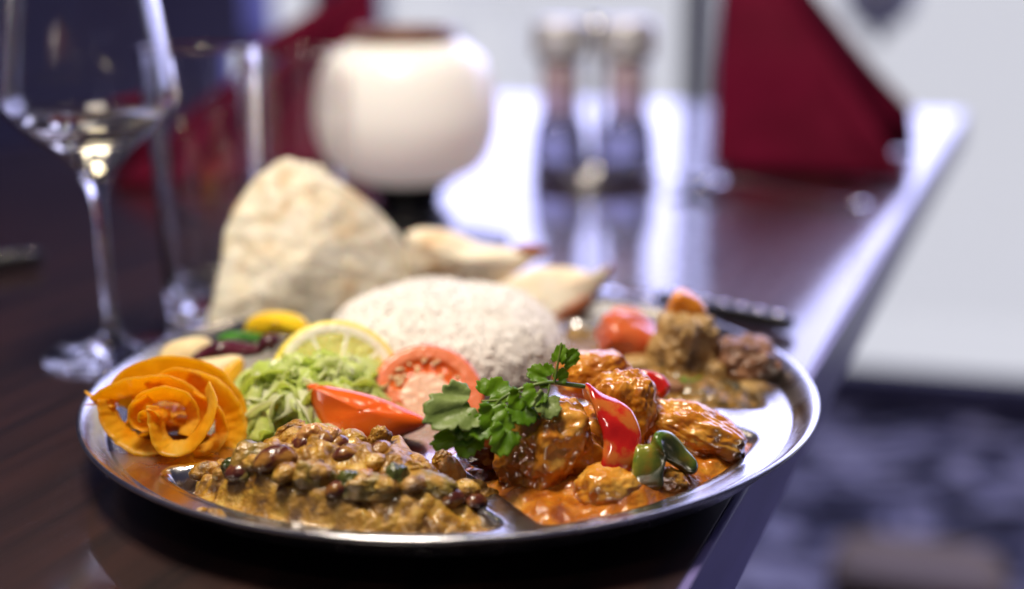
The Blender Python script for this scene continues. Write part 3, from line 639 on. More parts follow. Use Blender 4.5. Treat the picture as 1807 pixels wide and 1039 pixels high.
# ================================================================== rice
RC = Vector((-0.004, 0.055, PZ)); RX, RY, RH = 0.0555, 0.052, 0.0335
def rice_pt(a, t, k=1.0):
    """a = azimuth, t = 0 at the top .. 1 at the rim"""
    wob = 1 + 0.05 * noise.noise(Vector((math.cos(a) * 1.3, math.sin(a) * 1.3, 3.0))) * t
    r = math.sin(t * math.pi / 2) ** 0.95 * wob
    h = math.cos(t * math.pi / 2) ** 0.85
    p = Vector((math.cos(a) * r * RX, math.sin(a) * r * RY, h * RH * (1 + 0.06 * noise.noise(Vector((math.cos(a) * r * 2.4, math.sin(a) * r * 2.4, 9))))))
    return RC + p * k
rm = thing('rice_mound', 'domed mound of white boiled rice in the middle of the plate', 'rice', RC)
vs = [rice_pt(0, 0.0, 0.999)]; fs = []
for i in range(1, 25):
    for k in range(64): vs.append(rice_pt(k / 64 * 2 * math.pi, i / 24, 0.999))
for k in range(64): fs.append((0, 1 + k, 1 + (k + 1) % 64))
for i in range(23):
    for k in range(64): a = 1 + i * 64; fs.append((a + k, a + 64 + k, a + 64 + (k + 1) % 64, a + (k + 1) % 64))
fs.append(tuple(1 + 23 * 64 + k for k in range(64))[::-1])
obj('rice_core', vs, fs, M['rice'], rm)
gr = random.Random(5)
gv = []; gf = []
SG = 6; RG = 5
def grain(c, ax, up, L, r):
    ax = ax.normalized(); s1 = ax.cross(up).normalized(); s2 = ax.cross(s1); b0 = len(gv); bnd = gr.uniform(-0.12, 0.12)
    gv.append(c - ax * L / 2)
    for i in range(1, RG):
        t = i / RG; z = -math.cos(t * math.pi) * L / 2; rr = r * math.sin(t * math.pi) ** 0.6
        o_ = s2 * bnd * (z * z / (L * L) * 4) * L * 0.5
        for k in range(SG):
            a = k / SG * 2 * math.pi; gv.append(c + ax * z + s1 * rr * math.cos(a) + s2 * rr * math.sin(a) + o_)
    gv.append(c + ax * L / 2); e = len(gv) - 1
    for k in range(SG): gf.append((b0, b0 + 1 + (k + 1) % SG, b0 + 1 + k))
    for i in range(RG - 2):
        for k in range(SG):
            a = b0 + 1 + i * SG; gf.append((a + k, a + (k + 1) % SG, a + SG + (k + 1) % SG, a + SG + k))
    a = b0 + 1 + (RG - 2) * SG
    for k in range(SG): gf.append((a + k, a + (k + 1) % SG, e))
for i in range(9500):
    t = math.acos(1 - gr.random() * 0.995) / (math.pi / 2); a = gr.uniform(0, 2 * math.pi)
    p = rice_pt(a, t, gr.uniform(0.992, 1.012)); nrm = (p - RC - Vector((0, 0, -0.012))).normalized()
    ax = Vector((gr.gauss(0, 1), gr.gauss(0, 1), gr.gauss(0, 1))); ax = (ax - nrm * ax.dot(nrm) * 0.75)
    if p.z < PZ + 0.001: p.z = PZ + 0.001
    grain(p, ax, nrm + Vector((0.01, 0.02, 0.03)), gr.uniform(0.0050, 0.0072), gr.uniform(0.00072, 0.00095))
o = obj('rice_grains', gv, gf, M['rice'], rm); tag(o, kind='stuff')

# ================================================================== outlined soft bodies
def pillow(name, centre, outline, front, back, mats, parent=None, n=72, rings=16, amp=0.0, freq=60, seed=0, power=0.5, edge=0.0):
    """closed body with the given 3-D outline, bulging by `front` to the viewer's side and `back` away"""
    c = Vector(centre); O = catmull(list(outline) + [outline[0]], n + 1)[:n]
    nrm = Vector((0, 0, 0))
    for i in range(n): nrm += (O[i] - c).cross(O[(i + 1) % n] - c)
    nrm.normalize()
    if nrm.y > 0: nrm = -nrm
    vs = []; fs = []; mi = []
    for side, bulge in ((1, front), (-1, back)):
        base = len(vs); vs.append(c + nrm * side * bulge * (1 + 0.3 * noise.noise(c * freq)))
        for j in range(1, rings + (1 if side == 1 else 0)):
            t = j / rings
            for i in range(n):
                p = c.lerp(O[i], t); k = (1 - t ** 2.2) ** power
                d = bulge * (k + edge * (1 - k))
                d += amp * (noise.noise(p * freq + Vector((seed, side * 3, 0))) + 0.5 * noise.noise(p * freq * 2.2 + Vector((seed, side * 3, 0)))) * (0.25 + 0.75 * min(1, k * 1.5))
                vs.append(p + nrm * side * d)
        last = 1 + (rings - 2) * n + base
        for i in range(n): fs.append((base, base + 1 + i, base + 1 + (i + 1) % n)); mi.append(0 if side == 1 else 1)
        for j in range(rings - (1 if side == 1 else 2)):
            a = base + 1 + j * n
            for i in range(n): fs.append((a + i, a + n + i, a + n + (i + 1) % n, a + (i + 1) % n)); mi.append(0 if side == 1 else 1)
        if side == 1: rim = base + 1 + (rings - 1) * n
        else:
            for i in range(n): fs.append((last + i, rim + i, rim + (i + 1) % n, last + (i + 1) % n)); mi.append(1)
    o = obj(name, vs, fs, mats, parent, matidx=mi)
    return fix_normals(o)

# ------------------------------------------------------------------ papadum
def ragged(O, amp, n=90, seed=0):
    c = sum((Vector(p) for p in O), Vector()) / len(O); Q = catmull(list(O) + [O[0]], n + 1)[:n]
    return [c + (q - c) * (1 + amp * noise.noise(q * 160 + Vector((seed, 0, 0))) + amp * noise.noise(q * 60 + Vector((seed, 0, 0)))) for q in Q]
pp = thing('papadum', 'large folded blistered papadum standing at the back left of the plate', 'papadum', (-0.0742, 0.1250, 0.0079))
OUT = [(-0.1240, 0.1120, 0.0115), (-0.1198, 0.1160, 0.0250), (-0.1154, 0.1240, 0.0434), (-0.1132, 0.1300, 0.0566), (-0.1092, 0.1340, 0.0679), (-0.1029, 0.1380, 0.0781), (-0.0919, 0.1420, 0.0888), (-0.0861, 0.1430, 0.0932), (-0.0797, 0.1430, 0.0948), (-0.0746, 0.1420, 0.0917),
       (-0.0699, 0.1410, 0.0933), (-0.0654, 0.1400, 0.0887), (-0.0535, 0.1400, 0.0798), (-0.0411, 0.1420, 0.0688), (-0.0300, 0.1440, 0.0542), (-0.0240, 0.1450, 0.0408), (-0.0237, 0.1420, 0.0294), (-0.0309, 0.1360, 0.0174), (-0.0483, 0.1260, 0.0085), (-0.0737, 0.1180, 0.0049), (-0.1013, 0.1120, 0.0062)]
pillow('front_sheet', (-0.0705, 0.1220, 0.0488), ragged(OUT, 0.028), 0.0032, 0.0004, [M['papadum'], M['papadum']], pp, n=160, rings=60, amp=0.0009, freq=90, seed=1, power=0.6)
pillow('back_fold', (-0.0694, 0.1500, 0.0360), [Vector(p) + Vector((0.004, 0.012, -0.004)) for p in OUT], 0.0005, 0.004, [M['papadum'], M['papadum']], pp, n=100, rings=20, amp=0.0016, freq=75, seed=3, power=0.6)

# ------------------------------------------------------------------ naan pieces
nn_ = thing('naan_piece', 'flat topped naan wedge with one browned tip, next to the papadum', 'naan', (0.0016, 0.1520, 0.0184), 'naan pieces behind the rice')
pillow('crumb', (0.0049, 0.1460, 0.0400), [(-0.0226, 0.1500, 0.0527), (-0.0140, 0.1520, 0.0551), (0.0023, 0.1520, 0.0530), (0.0170, 0.1500, 0.0464), (0.0318, 0.1460, 0.0452), (0.0499, 0.1420, 0.0445), (0.0432, 0.1400, 0.0385), (0.0314, 0.1420, 0.0297), (0.0165, 0.1460, 0.0210), (-0.0014, 0.1500, 0.0191), (-0.0218, 0.1520, 0.0236)],
       0.0055, 0.007, [M['naan'], M['naan']], nn_, n=90, rings=24, amp=0.0010, freq=110, seed=4, power=0.45)
pillow('charred_tip', (0.0418, 0.1395, 0.0450), [(0.0330, 0.1420, 0.0461), (0.0419, 0.1420, 0.0477), (0.0516, 0.1410, 0.0450), (0.0462, 0.1400, 0.0421), (0.0367, 0.1400, 0.0426)], 0.0022, 0.003, [M['char'], M['char']], nn_, n=40, rings=8, amp=0.0006, freq=200, seed=6)
nn2 = thing('naan_piece', 'lower naan wedge with a pointed right tip, resting on the rear rim', 'naan', (0.0547, 0.1350, 0.0064), 'naan pieces behind the rice')
pillow('crumb', (0.0498, 0.1300, 0.0233), [(0.0199, 0.1360, 0.0248), (0.0311, 0.1360, 0.0312), (0.0459, 0.1360, 0.0364), (0.0634, 0.1340, 0.0365), (0.0754, 0.1300, 0.0336), (0.0828, 0.1290, 0.0379), (0.0779, 0.1260, 0.0282), (0.0684, 0.1240, 0.0169), (0.0565, 0.1220, 0.0102), (0.0392, 0.1260, 0.0125), (0.0248, 0.1300, 0.0178)],
       0.0055, 0.007, [M['naan'], M['naan']], nn2, n=90, rings=24, amp=0.0010, freq=110, seed=8, power=0.45)
pillow('charred_tip', (0.0768, 0.1270, 0.0331), [(0.0702, 0.1285, 0.0335), (0.0775, 0.1285, 0.0369), (0.0839, 0.1285, 0.0386), (0.0802, 0.1265, 0.0320), (0.0728, 0.1255, 0.0285)], 0.0014, 0.003, [M['char'], M['char']], nn2, n=40, rings=8, amp=0.0005, freq=200, seed=9)
pillow('toasted_edge', (0.0621, 0.1195, 0.0174), [(0.0491, 0.1210, 0.0131), (0.0592, 0.1200, 0.0197), (0.0724, 0.1210, 0.0252), (0.0694, 0.1205, 0.0179), (0.0592, 0.1200, 0.0101), (0.0519, 0.1200, 0.0097)], 0.0012, 0.002, [M['char'], M['char']], nn2, n=40, rings=8, amp=0.0004, freq=200, seed=10)

# ------------------------------------------------------------------ cut round slices
def slice_body(name, label, cat, c, ex, ey, rad, thick, cell, mats, group=None, seg=96, rings=26):
    """disc with its own face pattern: cell(r, angle) -> (material index, depth)"""
    c, ex, ey = Vector(c), Vector(ex).normalized(), Vector(ey); ey = (ey - ex * ey.dot(ex)).normalized(); nz = ex.cross(ey)
    if nz.y > 0: nz = -nz
    vs = [c + nz * (thick / 2 + cell(0, 0)[1])]; fs = []; mi = []
    for j in range(1, rings + 1):
        r = j / rings
        for i in range(seg):
            a = i / seg * 2 * math.pi; d = cell(r, a)[1] if j < rings else -0.0008
            rr = rad * r * (1 + 0.012 * noise.noise(Vector((math.cos(a), math.sin(a), rad * 50))))
            vs.append(c + ex * math.cos(a) * rr + ey * math.sin(a) * rr + nz * (thick / 2 + d + 0.0003 * noise.noise(Vector((math.cos(a) * r * 9, math.sin(a) * r * 9, 1)))))
    for i in range(seg): fs.append((0, 1 + i, 1 + (i + 1) % seg)); mi.append(cell(0, 0)[0])
    for j in range(rings - 1):
        for i in range(seg):
            a = 1 + j * seg; fs.append((a + i, a + seg + i, a + seg + (i + 1) % seg, a + (i + 1) % seg)); mi.append(cell((j + 1.5) / rings, (i + .5) / seg * 2 * math.pi)[0])
    b0 = 1 + (rings - 1) * seg
    for rr, zz in ((1.012, -0.25), (1.0, -0.75), (0.93, -1.0)):
        n0 = len(vs)
        for i in range(seg): a = i / seg * 2 * math.pi; vs.append(c + (ex * math.cos(a) + ey * math.sin(a)) * rad * rr + nz * (thick / 2 + zz * thick))
        for i in range(seg): fs.append((b0 + i, n0 + i, n0 + (i + 1) % seg, b0 + (i + 1) % seg)); mi.append(0)
        b0 = n0
    fs.append(tuple(b0 + i for i in range(seg))); mi.append(1)
    o = obj(name, vs, fs, mats, matidx=mi); fix_normals(o)
    return tag(o, label, cat, group), nz
def lemon_cell(r, a):
    if r > 0.945: return 0, -0.0003
    if r > 0.80: return 1, 0.0
    k = (a / (2 * math.pi) * 9) % 1.0; e = min(k, 1 - k) * r
    if r < 0.10 or e < 0.035: return 1, 0.0
    return 2, -0.0005 + 0.0004 * noise.noise(Vector((math.cos(a) * r * 14, math.sin(a) * r * 14, 4)))
lem, _ = slice_body('lemon_slice', 'round pale lemon slice leaning on the rice behind the lettuce', 'lemon', (-0.0483, -0.0040, 0.0231), (1, 0.10, -0.12), (0.10, 0.55, 0.84), 0.0270, 0.006, lemon_cell, [M['lemon_rind'], M['lemon_pith'], M['lemon_pulp']], seg=144, rings=30)
def tom_cell(r, a):
    d = math.degrees(a)
    if r > 0.955: return 0, -0.0003
    w_ = 0.04 * noise.noise(Vector((math.cos(a) * 2, math.sin(a) * 2, 5)))
    for a0, a1 in ((25, 168), (192, 262), (280, 352)):
        if a0 < d < a1 and 0.44 + w_ < r < 0.74 + w_:
            e = min(min(d - a0, a1 - d) / 12, min(r - .44 - w_, .74 + w_ - r) / 0.06, 1)
            return 2, -0.0016 * e
    if r < 0.44: return 3, 0.0002
    return 1, 0.0
ts, tnz = slice_body('tomato_slice', 'thick round tomato slice, cut face up, leaning on the rice', 'tomato', (-0.0108, -0.0140, 0.0187), (1, 0.02, -0.05), (0.03, 0.66, 0.75), 0.0232, 0.009, tom_cell, [M['tom_skin'], M['tom_flesh'], M['tom_gel'], M['tom_core']], seg=144, rings=30)
tc_ = Vector((-0.0108, -0.0140, 0.0187)); te = Vector((1, 0.02, -0.05)).normalized(); tu = Vector((0.03, 0.66, 0.75)); tu = (tu - te * tu.dot(te)).normalized()
for i in range(22):
    a = R(gr.uniform(30, 165)); r = gr.uniform(0.47, 0.72) * 0.0232
    p = tc_ + te * math.cos(a) * r + tu * math.sin(a) * r + tnz * 0.0038
    blob('seed', p, (0.0013, 0.0008, 0.0006), (40, 0, gr.uniform(0, 180)), i, 0.05, 1, 2, M['seed'], ts)
tw = thing('tomato_wedge', 'orange red tomato wedge, skin to the front, before the lemon slice', 'tomato', (-0.0357, -0.0360, 0.0103))
pillow('skin', (-0.0350, -0.0395, 0.0225), [(-0.0567, -0.0340, 0.0328), (-0.0526, -0.0330, 0.0330), (-0.0439, -0.0330, 0.0311), (-0.0307, -0.0350, 0.0282), (-0.0197, -0.0370, 0.0242), (-0.0107, -0.0410, 0.0205), (-0.0112, -0.0430, 0.0177), (-0.0187, -0.0440, 0.0148), (-0.0297, -0.0450, 0.0108), (-0.0407, -0.0450, 0.0098), (-0.0487, -0.0420, 0.0154), (-0.0540, -0.0370, 0.0239)],
       0.0090, 0.004, [M['tom_skin'], M['tom_flesh']], tw, n=90, rings=24, amp=0.0004, freq=70, power=0.5, edge=0.25)

# ------------------------------------------------------------------ carrot rose
cr_ = thing('carrot_rose', 'rose of curled orange carrot shavings on the left of the plate', 'carrot', (-0.1098, -0.0500, 0.0129))
CC = Vector((-0.1064, -0.0500, 0.0293)); TOV = Vector((0.0, -0.93, 0.36))
def petal(pts, width, out=0.6, th=0.0005, seed=0, wl=None):
    P = [Vector(p) for p in pts]; wd = []
    for p in P:
        o_ = p - CC; o_.y *= 0.2
        o_ = o_.normalized() if o_.length > 1e-5 else Vector((0, 0, 1))
        wd.append(TOV * 0.8 + o_ * out)
    return ribbon('shaving', P, wd, wl or [width * 0.75, width, width, width * 0.7], M['carrot'], cr_, n=70, th=th, m=6, curl=0.03, wob=0.06, seed=seed)
petal([(-0.1315, -0.0300, 0.0263), (-0.1247, -0.0280, 0.0348), (-0.1104, -0.0270, 0.0381), (-0.0961, -0.0280, 0.0350), (-0.0866, -0.0320, 0.0258), (-0.0848, -0.0380, 0.0156)], 0.0150, 1.1, seed=1)
petal([(-0.1373, -0.0380, 0.0294), (-0.1294, -0.0360, 0.0335), (-0.1187, -0.0350, 0.0357), (-0.1067, -0.0360, 0.0343), (-0.0981, -0.0400, 0.0290), (-0.0960, -0.0450, 0.0221)], 0.0125, 0.75, seed=2)
petal([(-0.1327, -0.0400, 0.0318), (-0.1302, -0.0440, 0.0250), (-0.1242, -0.0480, 0.0190), (-0.1162, -0.0510, 0.0158), (-0.1085, -0.0530, 0.0168)], 0.0105, 0.55, seed=3)
petal([(-0.1028, -0.0330, 0.0360), (-0.0927, -0.0360, 0.0326), (-0.0863, -0.0400, 0.0250), (-0.0851, -0.0450, 0.0171), (-0.0897, -0.0490, 0.0128)], 0.0150, 1.0, seed=5)
petal([(-0.0986, -0.0400, 0.0318), (-0.0906, -0.0440, 0.0280), (-0.0879, -0.0480, 0.0207), (-0.0918, -0.0520, 0.0155), (-0.0983, -0.0540, 0.0149)], 0.0115, 0.5, seed=6)
petal([(-0.1120, -0.0520, 0.0329), (-0.1104, -0.0550, 0.0274), (-0.1087, -0.0580, 0.0218), (-0.1046, -0.0600, 0.0190), (-0.0980, -0.0600, 0.0204), (-0.0925, -0.0580, 0.0265), (-0.0902, -0.0530, 0.0328), (-0.0926, -0.0470, 0.0382)], 0.0100, 0.55, seed=7)
petal([(-0.1200, -0.0460, 0.0295), (-0.1151, -0.0450, 0.0340), (-0.1070, -0.0450, 0.0352), (-0.1002, -0.0460, 0.0322), (-0.0980, -0.0490, 0.0259), (-0.1012, -0.0530, 0.0212)], 0.0105, 0.6, seed=8)
sp = []
for i in range(12):
    a = R(200 - i * 42); r = 9 + i * 2.6
    x, y = 268 + r * math.cos(a), 735 - r * math.sin(a) * 0.85
    sp.append(CC + Vector(((x - 300) / 4650, -0.004 + 0.0006 * i, -(y - 728) / 4650)))
petal(sp, 0.0095, 0.35, seed=9)
petal([(-0.1418, -0.0340, 0.0332), (-0.1385, -0.0350, 0.0311), (-0.1347, -0.0360, 0.0298), (-0.1305, -0.0370, 0.0302)], 0.006, 0.3, seed=10, wl=[0.001, 0.0045, 0.008, 0.009])
petal([(-0.1413, -0.0360, 0.0283), (-0.1360, -0.0370, 0.0290), (-0.1294, -0.0380, 0.0283)], 0.006, 0.4, seed=11, wl=[0.001, 0.005, 0.008])
petal([(-0.1275, -0.0340, 0.0183), (-0.1191, -0.0310, 0.0226), (-0.1086, -0.0310, 0.0218), (-0.0989, -0.0360, 0.0159)], 0.022, 0.3, seed=13)
petal([(-0.1246, -0.0330, 0.0300), (-0.1159, -0.0310, 0.0263), (-0.1051, -0.0310, 0.0250), (-0.0944, -0.0350, 0.0194)], 0.020, 0.5, seed=14)
petal([(-0.1225, -0.0400, 0.0151), (-0.1128, -0.0380, 0.0194), (-0.1021, -0.0380, 0.0177), (-0.0911, -0.0400, 0.0142)], 0.016, -0.3, seed=15)
petal([(-0.1176, -0.0340, 0.0330), (-0.1066, -0.0330, 0.0370), (-0.0984, -0.0340, 0.0339), (-0.0933, -0.0380, 0.0282)], 0.011, 0.9, seed=12)

# ------------------------------------------------------------------ shredded lettuce
lt = thing('shredded_lettuce', 'pile of pale green shredded lettuce between carrot rose and tomato wedge', 'lettuce', (-0.060, -0.020, PZ))
lr = random.Random(21)
def let_h(x, y):
    u = ((x + 0.058) / 0.034) ** 2 + ((y + 0.014) / 0.032) ** 2
    return PZ + 0.0195 * max(0, 1 - u) ** 0.7
for i in range(120):
    a = lr.uniform(0, 2 * math.pi); q = math.sqrt(lr.random())
    x, y = -0.058 + 0.033 * q * math.cos(a), -0.015 + 0.032 * q * math.sin(a)
    L = lr.uniform(0.010, 0.026); d = lr.uniform(0, math.pi * 2); dv = Vector((math.cos(d), math.sin(d) * 0.8, 0))
    pv = Vector((-dv.y, dv.x, 0)); bow = lr.uniform(-0.5, 0.5); pts = []
    lift = lr.uniform(-0.001, 0.0035); wig = lr.uniform(0, 6)
    for k in range(6):
        s = k / 5 - 0.5; p = Vector((x, y, 0)) + dv * s * L + pv * bow * L * (s * s)
        p.z = max(let_h(p.x, p.y), PZ + 0.001) + lift + 0.0022 * math.sin(wig + s * 5) * (1 if let_h(x, y) > PZ + .004 else .3)
        p.z = max(p.z, PZ + 0.0012); pts.append(p)
    wd = [(lr.gauss(0, 0.6) + pv.x, lr.gauss(0, 0.6) + pv.y, lr.gauss(0.2, 0.7)) for _ in range(3)]
    wdt = lr.uniform(0.0045, 0.0105)
    ribbon('lettuce_shred', pts, wd, [wdt * 0.6, wdt, wdt * 0.5], M[lr.choice(['lettuce', 'lettuce', 'lettuce', 'cabbage'])], lt, n=12, th=0.0005, m=2, curl=0.25, wob=0.3, seed=i)

# ------------------------------------------------------------------ the other salad pieces
def salad(name, label, cat, c, out, f_, b_, mats, **kw):
    o = pillow(name, c, out, f_, b_, [M[mats[0]], M[mats[1]]], n=60, rings=14, **kw); return tag(o, label, cat)
salad('yellow_pepper_piece', 'bright yellow pepper piece in front of the papadum', 'pepper', (-0.0794, 0.0520, 0.0334), [(-0.0953, 0.0580, 0.0285), (-0.0916, 0.0600, 0.0346), (-0.0807, 0.0620, 0.0367), (-0.0694, 0.0600, 0.0351), (-0.0646, 0.0560, 0.0310), (-0.0684, 0.0520, 0.0277), (-0.0838, 0.0520, 0.0271)], 0.003, 0.005, ['yellow_pepper', 'yellow_pepper'], power=0.5)
salad('green_pepper_piece', 'small dark green pepper strip in front of the papadum', 'pepper', (-0.0932, 0.0440, 0.0295), [(-0.1054, 0.0480, 0.0293), (-0.0996, 0.0490, 0.0310), (-0.0906, 0.0480, 0.0308), (-0.0835, 0.0470, 0.0296), (-0.0848, 0.0440, 0.0269), (-0.0952, 0.0430, 0.0274), (-0.1028, 0.0440, 0.0281)], 0.002, 0.004, ['green_veg', 'green_veg'], power=0.5)
salad('beetroot_strip', 'long dark purple beetroot strip above the pale melon wedge', 'beetroot', (-0.0998, 0.0260, 0.0297), [(-0.1152, 0.0260, 0.0252), (-0.1098, 0.0300, 0.0287), (-0.0994, 0.0320, 0.0320), (-0.0882, 0.0310, 0.0310), (-0.0807, 0.0290, 0.0288), (-0.0876, 0.0250, 0.0277), (-0.0994, 0.0230, 0.0281), (-0.1087, 0.0230, 0.0265)], 0.0028, 0.004, ['purple', 'purple'], power=0.5, amp=0.0004, freq=150)
salad('beetroot_strip', 'short dark purple beetroot piece beside the lemon rind', 'beetroot', (-0.0799, 0.0280, 0.0322), [(-0.0851, 0.0290, 0.0300), (-0.0831, 0.0310, 0.0340), (-0.0772, 0.0310, 0.0351), (-0.0742, 0.0300, 0.0330), (-0.0775, 0.0270, 0.0289), (-0.0819, 0.0270, 0.0284)], 0.0025, 0.004, ['purple', 'purple'], power=0.5)
salad('melon_slice', 'pale cream melon wedge with orange rind behind the carrot rose', 'melon', (-0.1030, 0.0080, 0.0250), [(-0.1195, 0.0120, 0.0266), (-0.1122, 0.0140, 0.0283), (-0.1004, 0.0150, 0.0297), (-0.0896, 0.0140, 0.0307), (-0.0880, 0.0100, 0.0252), (-0.0922, 0.0040, 0.0185), (-0.0987, 0.0000, 0.0176), (-0.1079, 0.0000, 0.0191), (-0.1168, 0.0050, 0.0226)], 0.003, 0.006, ['pale_flesh', 'orange_rind'], power=0.4)
salad('melon_rind', 'orange yellow melon piece right of the carrot rose', 'melon', (-0.0929, 0.0000, 0.0269), [(-0.1002, 0.0000, 0.0221), (-0.0957, 0.0030, 0.0277), (-0.0883, 0.0060, 0.0323), (-0.0869, 0.0040, 0.0279), (-0.0905, -0.0020, 0.0226), (-0.0960, -0.0040, 0.0202)], 0.0022, 0.003, ['orange_rind', 'orange_rind'], power=0.5)
salad('melon_slice', 'pale cream melon piece lying at the left rim behind the carrot', 'melon', (-0.1160, 0.0280, 0.0285), [(-0.1281, 0.0300, 0.0261), (-0.1241, 0.0340, 0.0304), (-0.1135, 0.0360, 0.0327), (-0.1055, 0.0350, 0.0317), (-0.1064, 0.0300, 0.0276), (-0.1144, 0.0240, 0.0238), (-0.1241, 0.0240, 0.0233)], 0.003, 0.005, ['pale_flesh', 'pale_flesh'], power=0.45)
salad('onion_ring', 'pale onion piece between lettuce and lemon slice', 'onion', (-0.0675, -0.0100, 0.0313), [(-0.0839, -0.0080, 0.0294), (-0.0759, -0.0060, 0.0339), (-0.0644, -0.0050, 0.0352), (-0.0552, -0.0060, 0.0321), (-0.0584, -0.0110, 0.0283), (-0.0683, -0.0140, 0.0278), (-0.0787, -0.0130, 0.0275)], 0.002, 0.003, ['lemon_pith', 'lemon_pith'], power=0.5)

# ------------------------------------------------------------------ coriander sprig
co = thing('coriander_sprig', 'fresh green coriander sprig lying on the chicken curry', 'coriander', (0.0241, -0.0850, 0.0317))
def leaf(base, tip, width, mat, nhint=(0.1, -0.8, 0.6), seed=0, lobes=3, fold=0.18):
    b_, t_ = Vector(base), Vector(tip); L = (t_ - b_).length; ey = (t_ - b_).normalized(); nh = Vector(nhint)
    ez = (nh - ey * nh.dot(ey)).normalized(); ex = ey.cross(ez)
    n = 132; rings = 9; c0 = 0.40; vs = []; fs = []
    def r_of(th):        # th measured from the tip direction, -pi..pi
        u = abs(th)
        k = 0.30 + 0.70 * max(0, math.cos(th * 0.5)) ** 0.8
        lob = abs(math.cos(th * lobes / 2.0 * (1.0 if u < 2.6 else 1.0)))
        k *= 0.66 + 0.34 * lob ** 0.55
        k *= 1 + 0.045 * math.cos(th * 15 + seed) + 0.03 * math.cos(th * 23 + seed * 2) + 0.08 * noise.noise(Vector((math.cos(th), math.sin(th), seed * 3.1)))
        if u > 2.2: k *= max(0.12, 1 - (u - 2.2) * 1.15)
        return k
    def pt(x, y):
        z = fold * abs(x) - 0.16 * (y - 0.4) ** 2 + 0.07 * noise.noise(Vector((x * 3, y * 3, seed * 2.7))) + 0.025 * math.sin(math.atan2(x, y + 0.05) * 11)
        return b_ + ex * x * width * 1.3 + ey * y * L + ez * z * L * 0.9
    vs.append(pt(0, c0))
    for j in range(1, rings + 1):
        for i in range(n):
            th = i / n * 2 * math.pi - math.pi; r = r_of(th) * 0.60 * j / rings
            vs.append(pt(math.sin(th) * r * 0.95, c0 + math.cos(th) * r))
    for i in range(n): fs.append((0, 1 + i, 1 + (i + 1) % n))
    for j in range(rings - 1):
        for i in range(n): a = 1 + j * n; fs.append((a + i, a + n + i, a + n + (i + 1) % n, a + (i + 1) % n))
    o = obj('leaf', vs, fs, M[mat], co); md = o.modifiers.new('thickness', 'SOLIDIFY'); md.thickness = 0.00022
    return o
leaf((0.0117, -0.0880, 0.0450), (-0.0100, -0.0980, 0.0422), 0.0165, 'leaf_pale', (0.05, -0.75, 0.65), 1, 3)
leaf((0.0092, -0.0850, 0.0423), (0.0205, -0.0800, 0.0475), 0.0120, 'leaf', (0.1, -0.75, 0.65), 2, 3)
leaf((0.0100, -0.0900, 0.0433), (-0.0000, -0.0980, 0.0357), 0.0125, 'leaf', (-0.1, -0.9, 0.4), 3, 3)
leaf((0.0103, -0.0920, 0.0365), (-0.0071, -0.0980, 0.0322), 0.0090, 'leaf', (0.1, -0.7, 0.7), 4, 3)
leaf((0.0079, -0.0930, 0.0363), (0.0021, -0.1000, 0.0288), 0.0095, 'leaf', (0.2, -0.9, 0.4), 5, 3)
leaf((0.0160, -0.0900, 0.0440), (0.0113, -0.0980, 0.0360), 0.0110, 'leaf', (0.3, -0.9, 0.3), 6, 3)
leaf((0.0209, -0.0900, 0.0438), (0.0156, -0.0970, 0.0361), 0.0100, 'leaf', (-0.2, -0.9, 0.3), 7, 3)
leaf((0.0230, -0.0890, 0.0449), (0.0250, -0.0970, 0.0380), 0.0105, 'leaf', (0.3, -0.85, 0.4), 8, 3)
leaf((0.0196, -0.0950, 0.0388), (0.0145, -0.1030, 0.0302), 0.0100, 'leaf', (0.2, -0.9, 0.3), 9, 3)
leaf((0.0310, -0.0880, 0.0491), (0.0252, -0.0940, 0.0451), 0.0085, 'leaf', (-0.2, -0.9, 0.4), 10, 3)
leaf((0.0336, -0.0880, 0.0486), (0.0314, -0.0960, 0.0403), 0.0098, 'leaf_pale', (0.3, -0.9, 0.3), 11, 2, 0.3)
leaf((0.0365, -0.0860, 0.0504), (0.0267, -0.0840, 0.0542), 0.0080, 'leaf', (0.1, -0.85, 0.5), 12, 3)
leaf((0.0357, -0.0860, 0.0496), (0.0403, -0.0840, 0.0538), 0.0050, 'leaf', (0.3, -0.85, 0.4), 13, 3)
leaf((0.0372, -0.0850, 0.0546), (0.0444, -0.0830, 0.0605), 0.0055, 'leaf', (0.4, -0.85, 0.4), 14, 2)
leaf((0.0370, -0.0850, 0.0551), (0.0388, -0.0830, 0.0631), 0.0050, 'leaf', (-0.4, -0.85, 0.3), 15, 3)
leaf((0.0250, -0.0880, 0.0476), (0.0197, -0.0940, 0.0432), 0.0080, 'leaf', (0.4, -0.8, 0.4), 16, 3)
leaf((0.0123, -0.0920, 0.0400), (0.0069, -0.1000, 0.0359), 0.0110, 'leaf', (0.0, -0.9, 0.5), 17, 3)
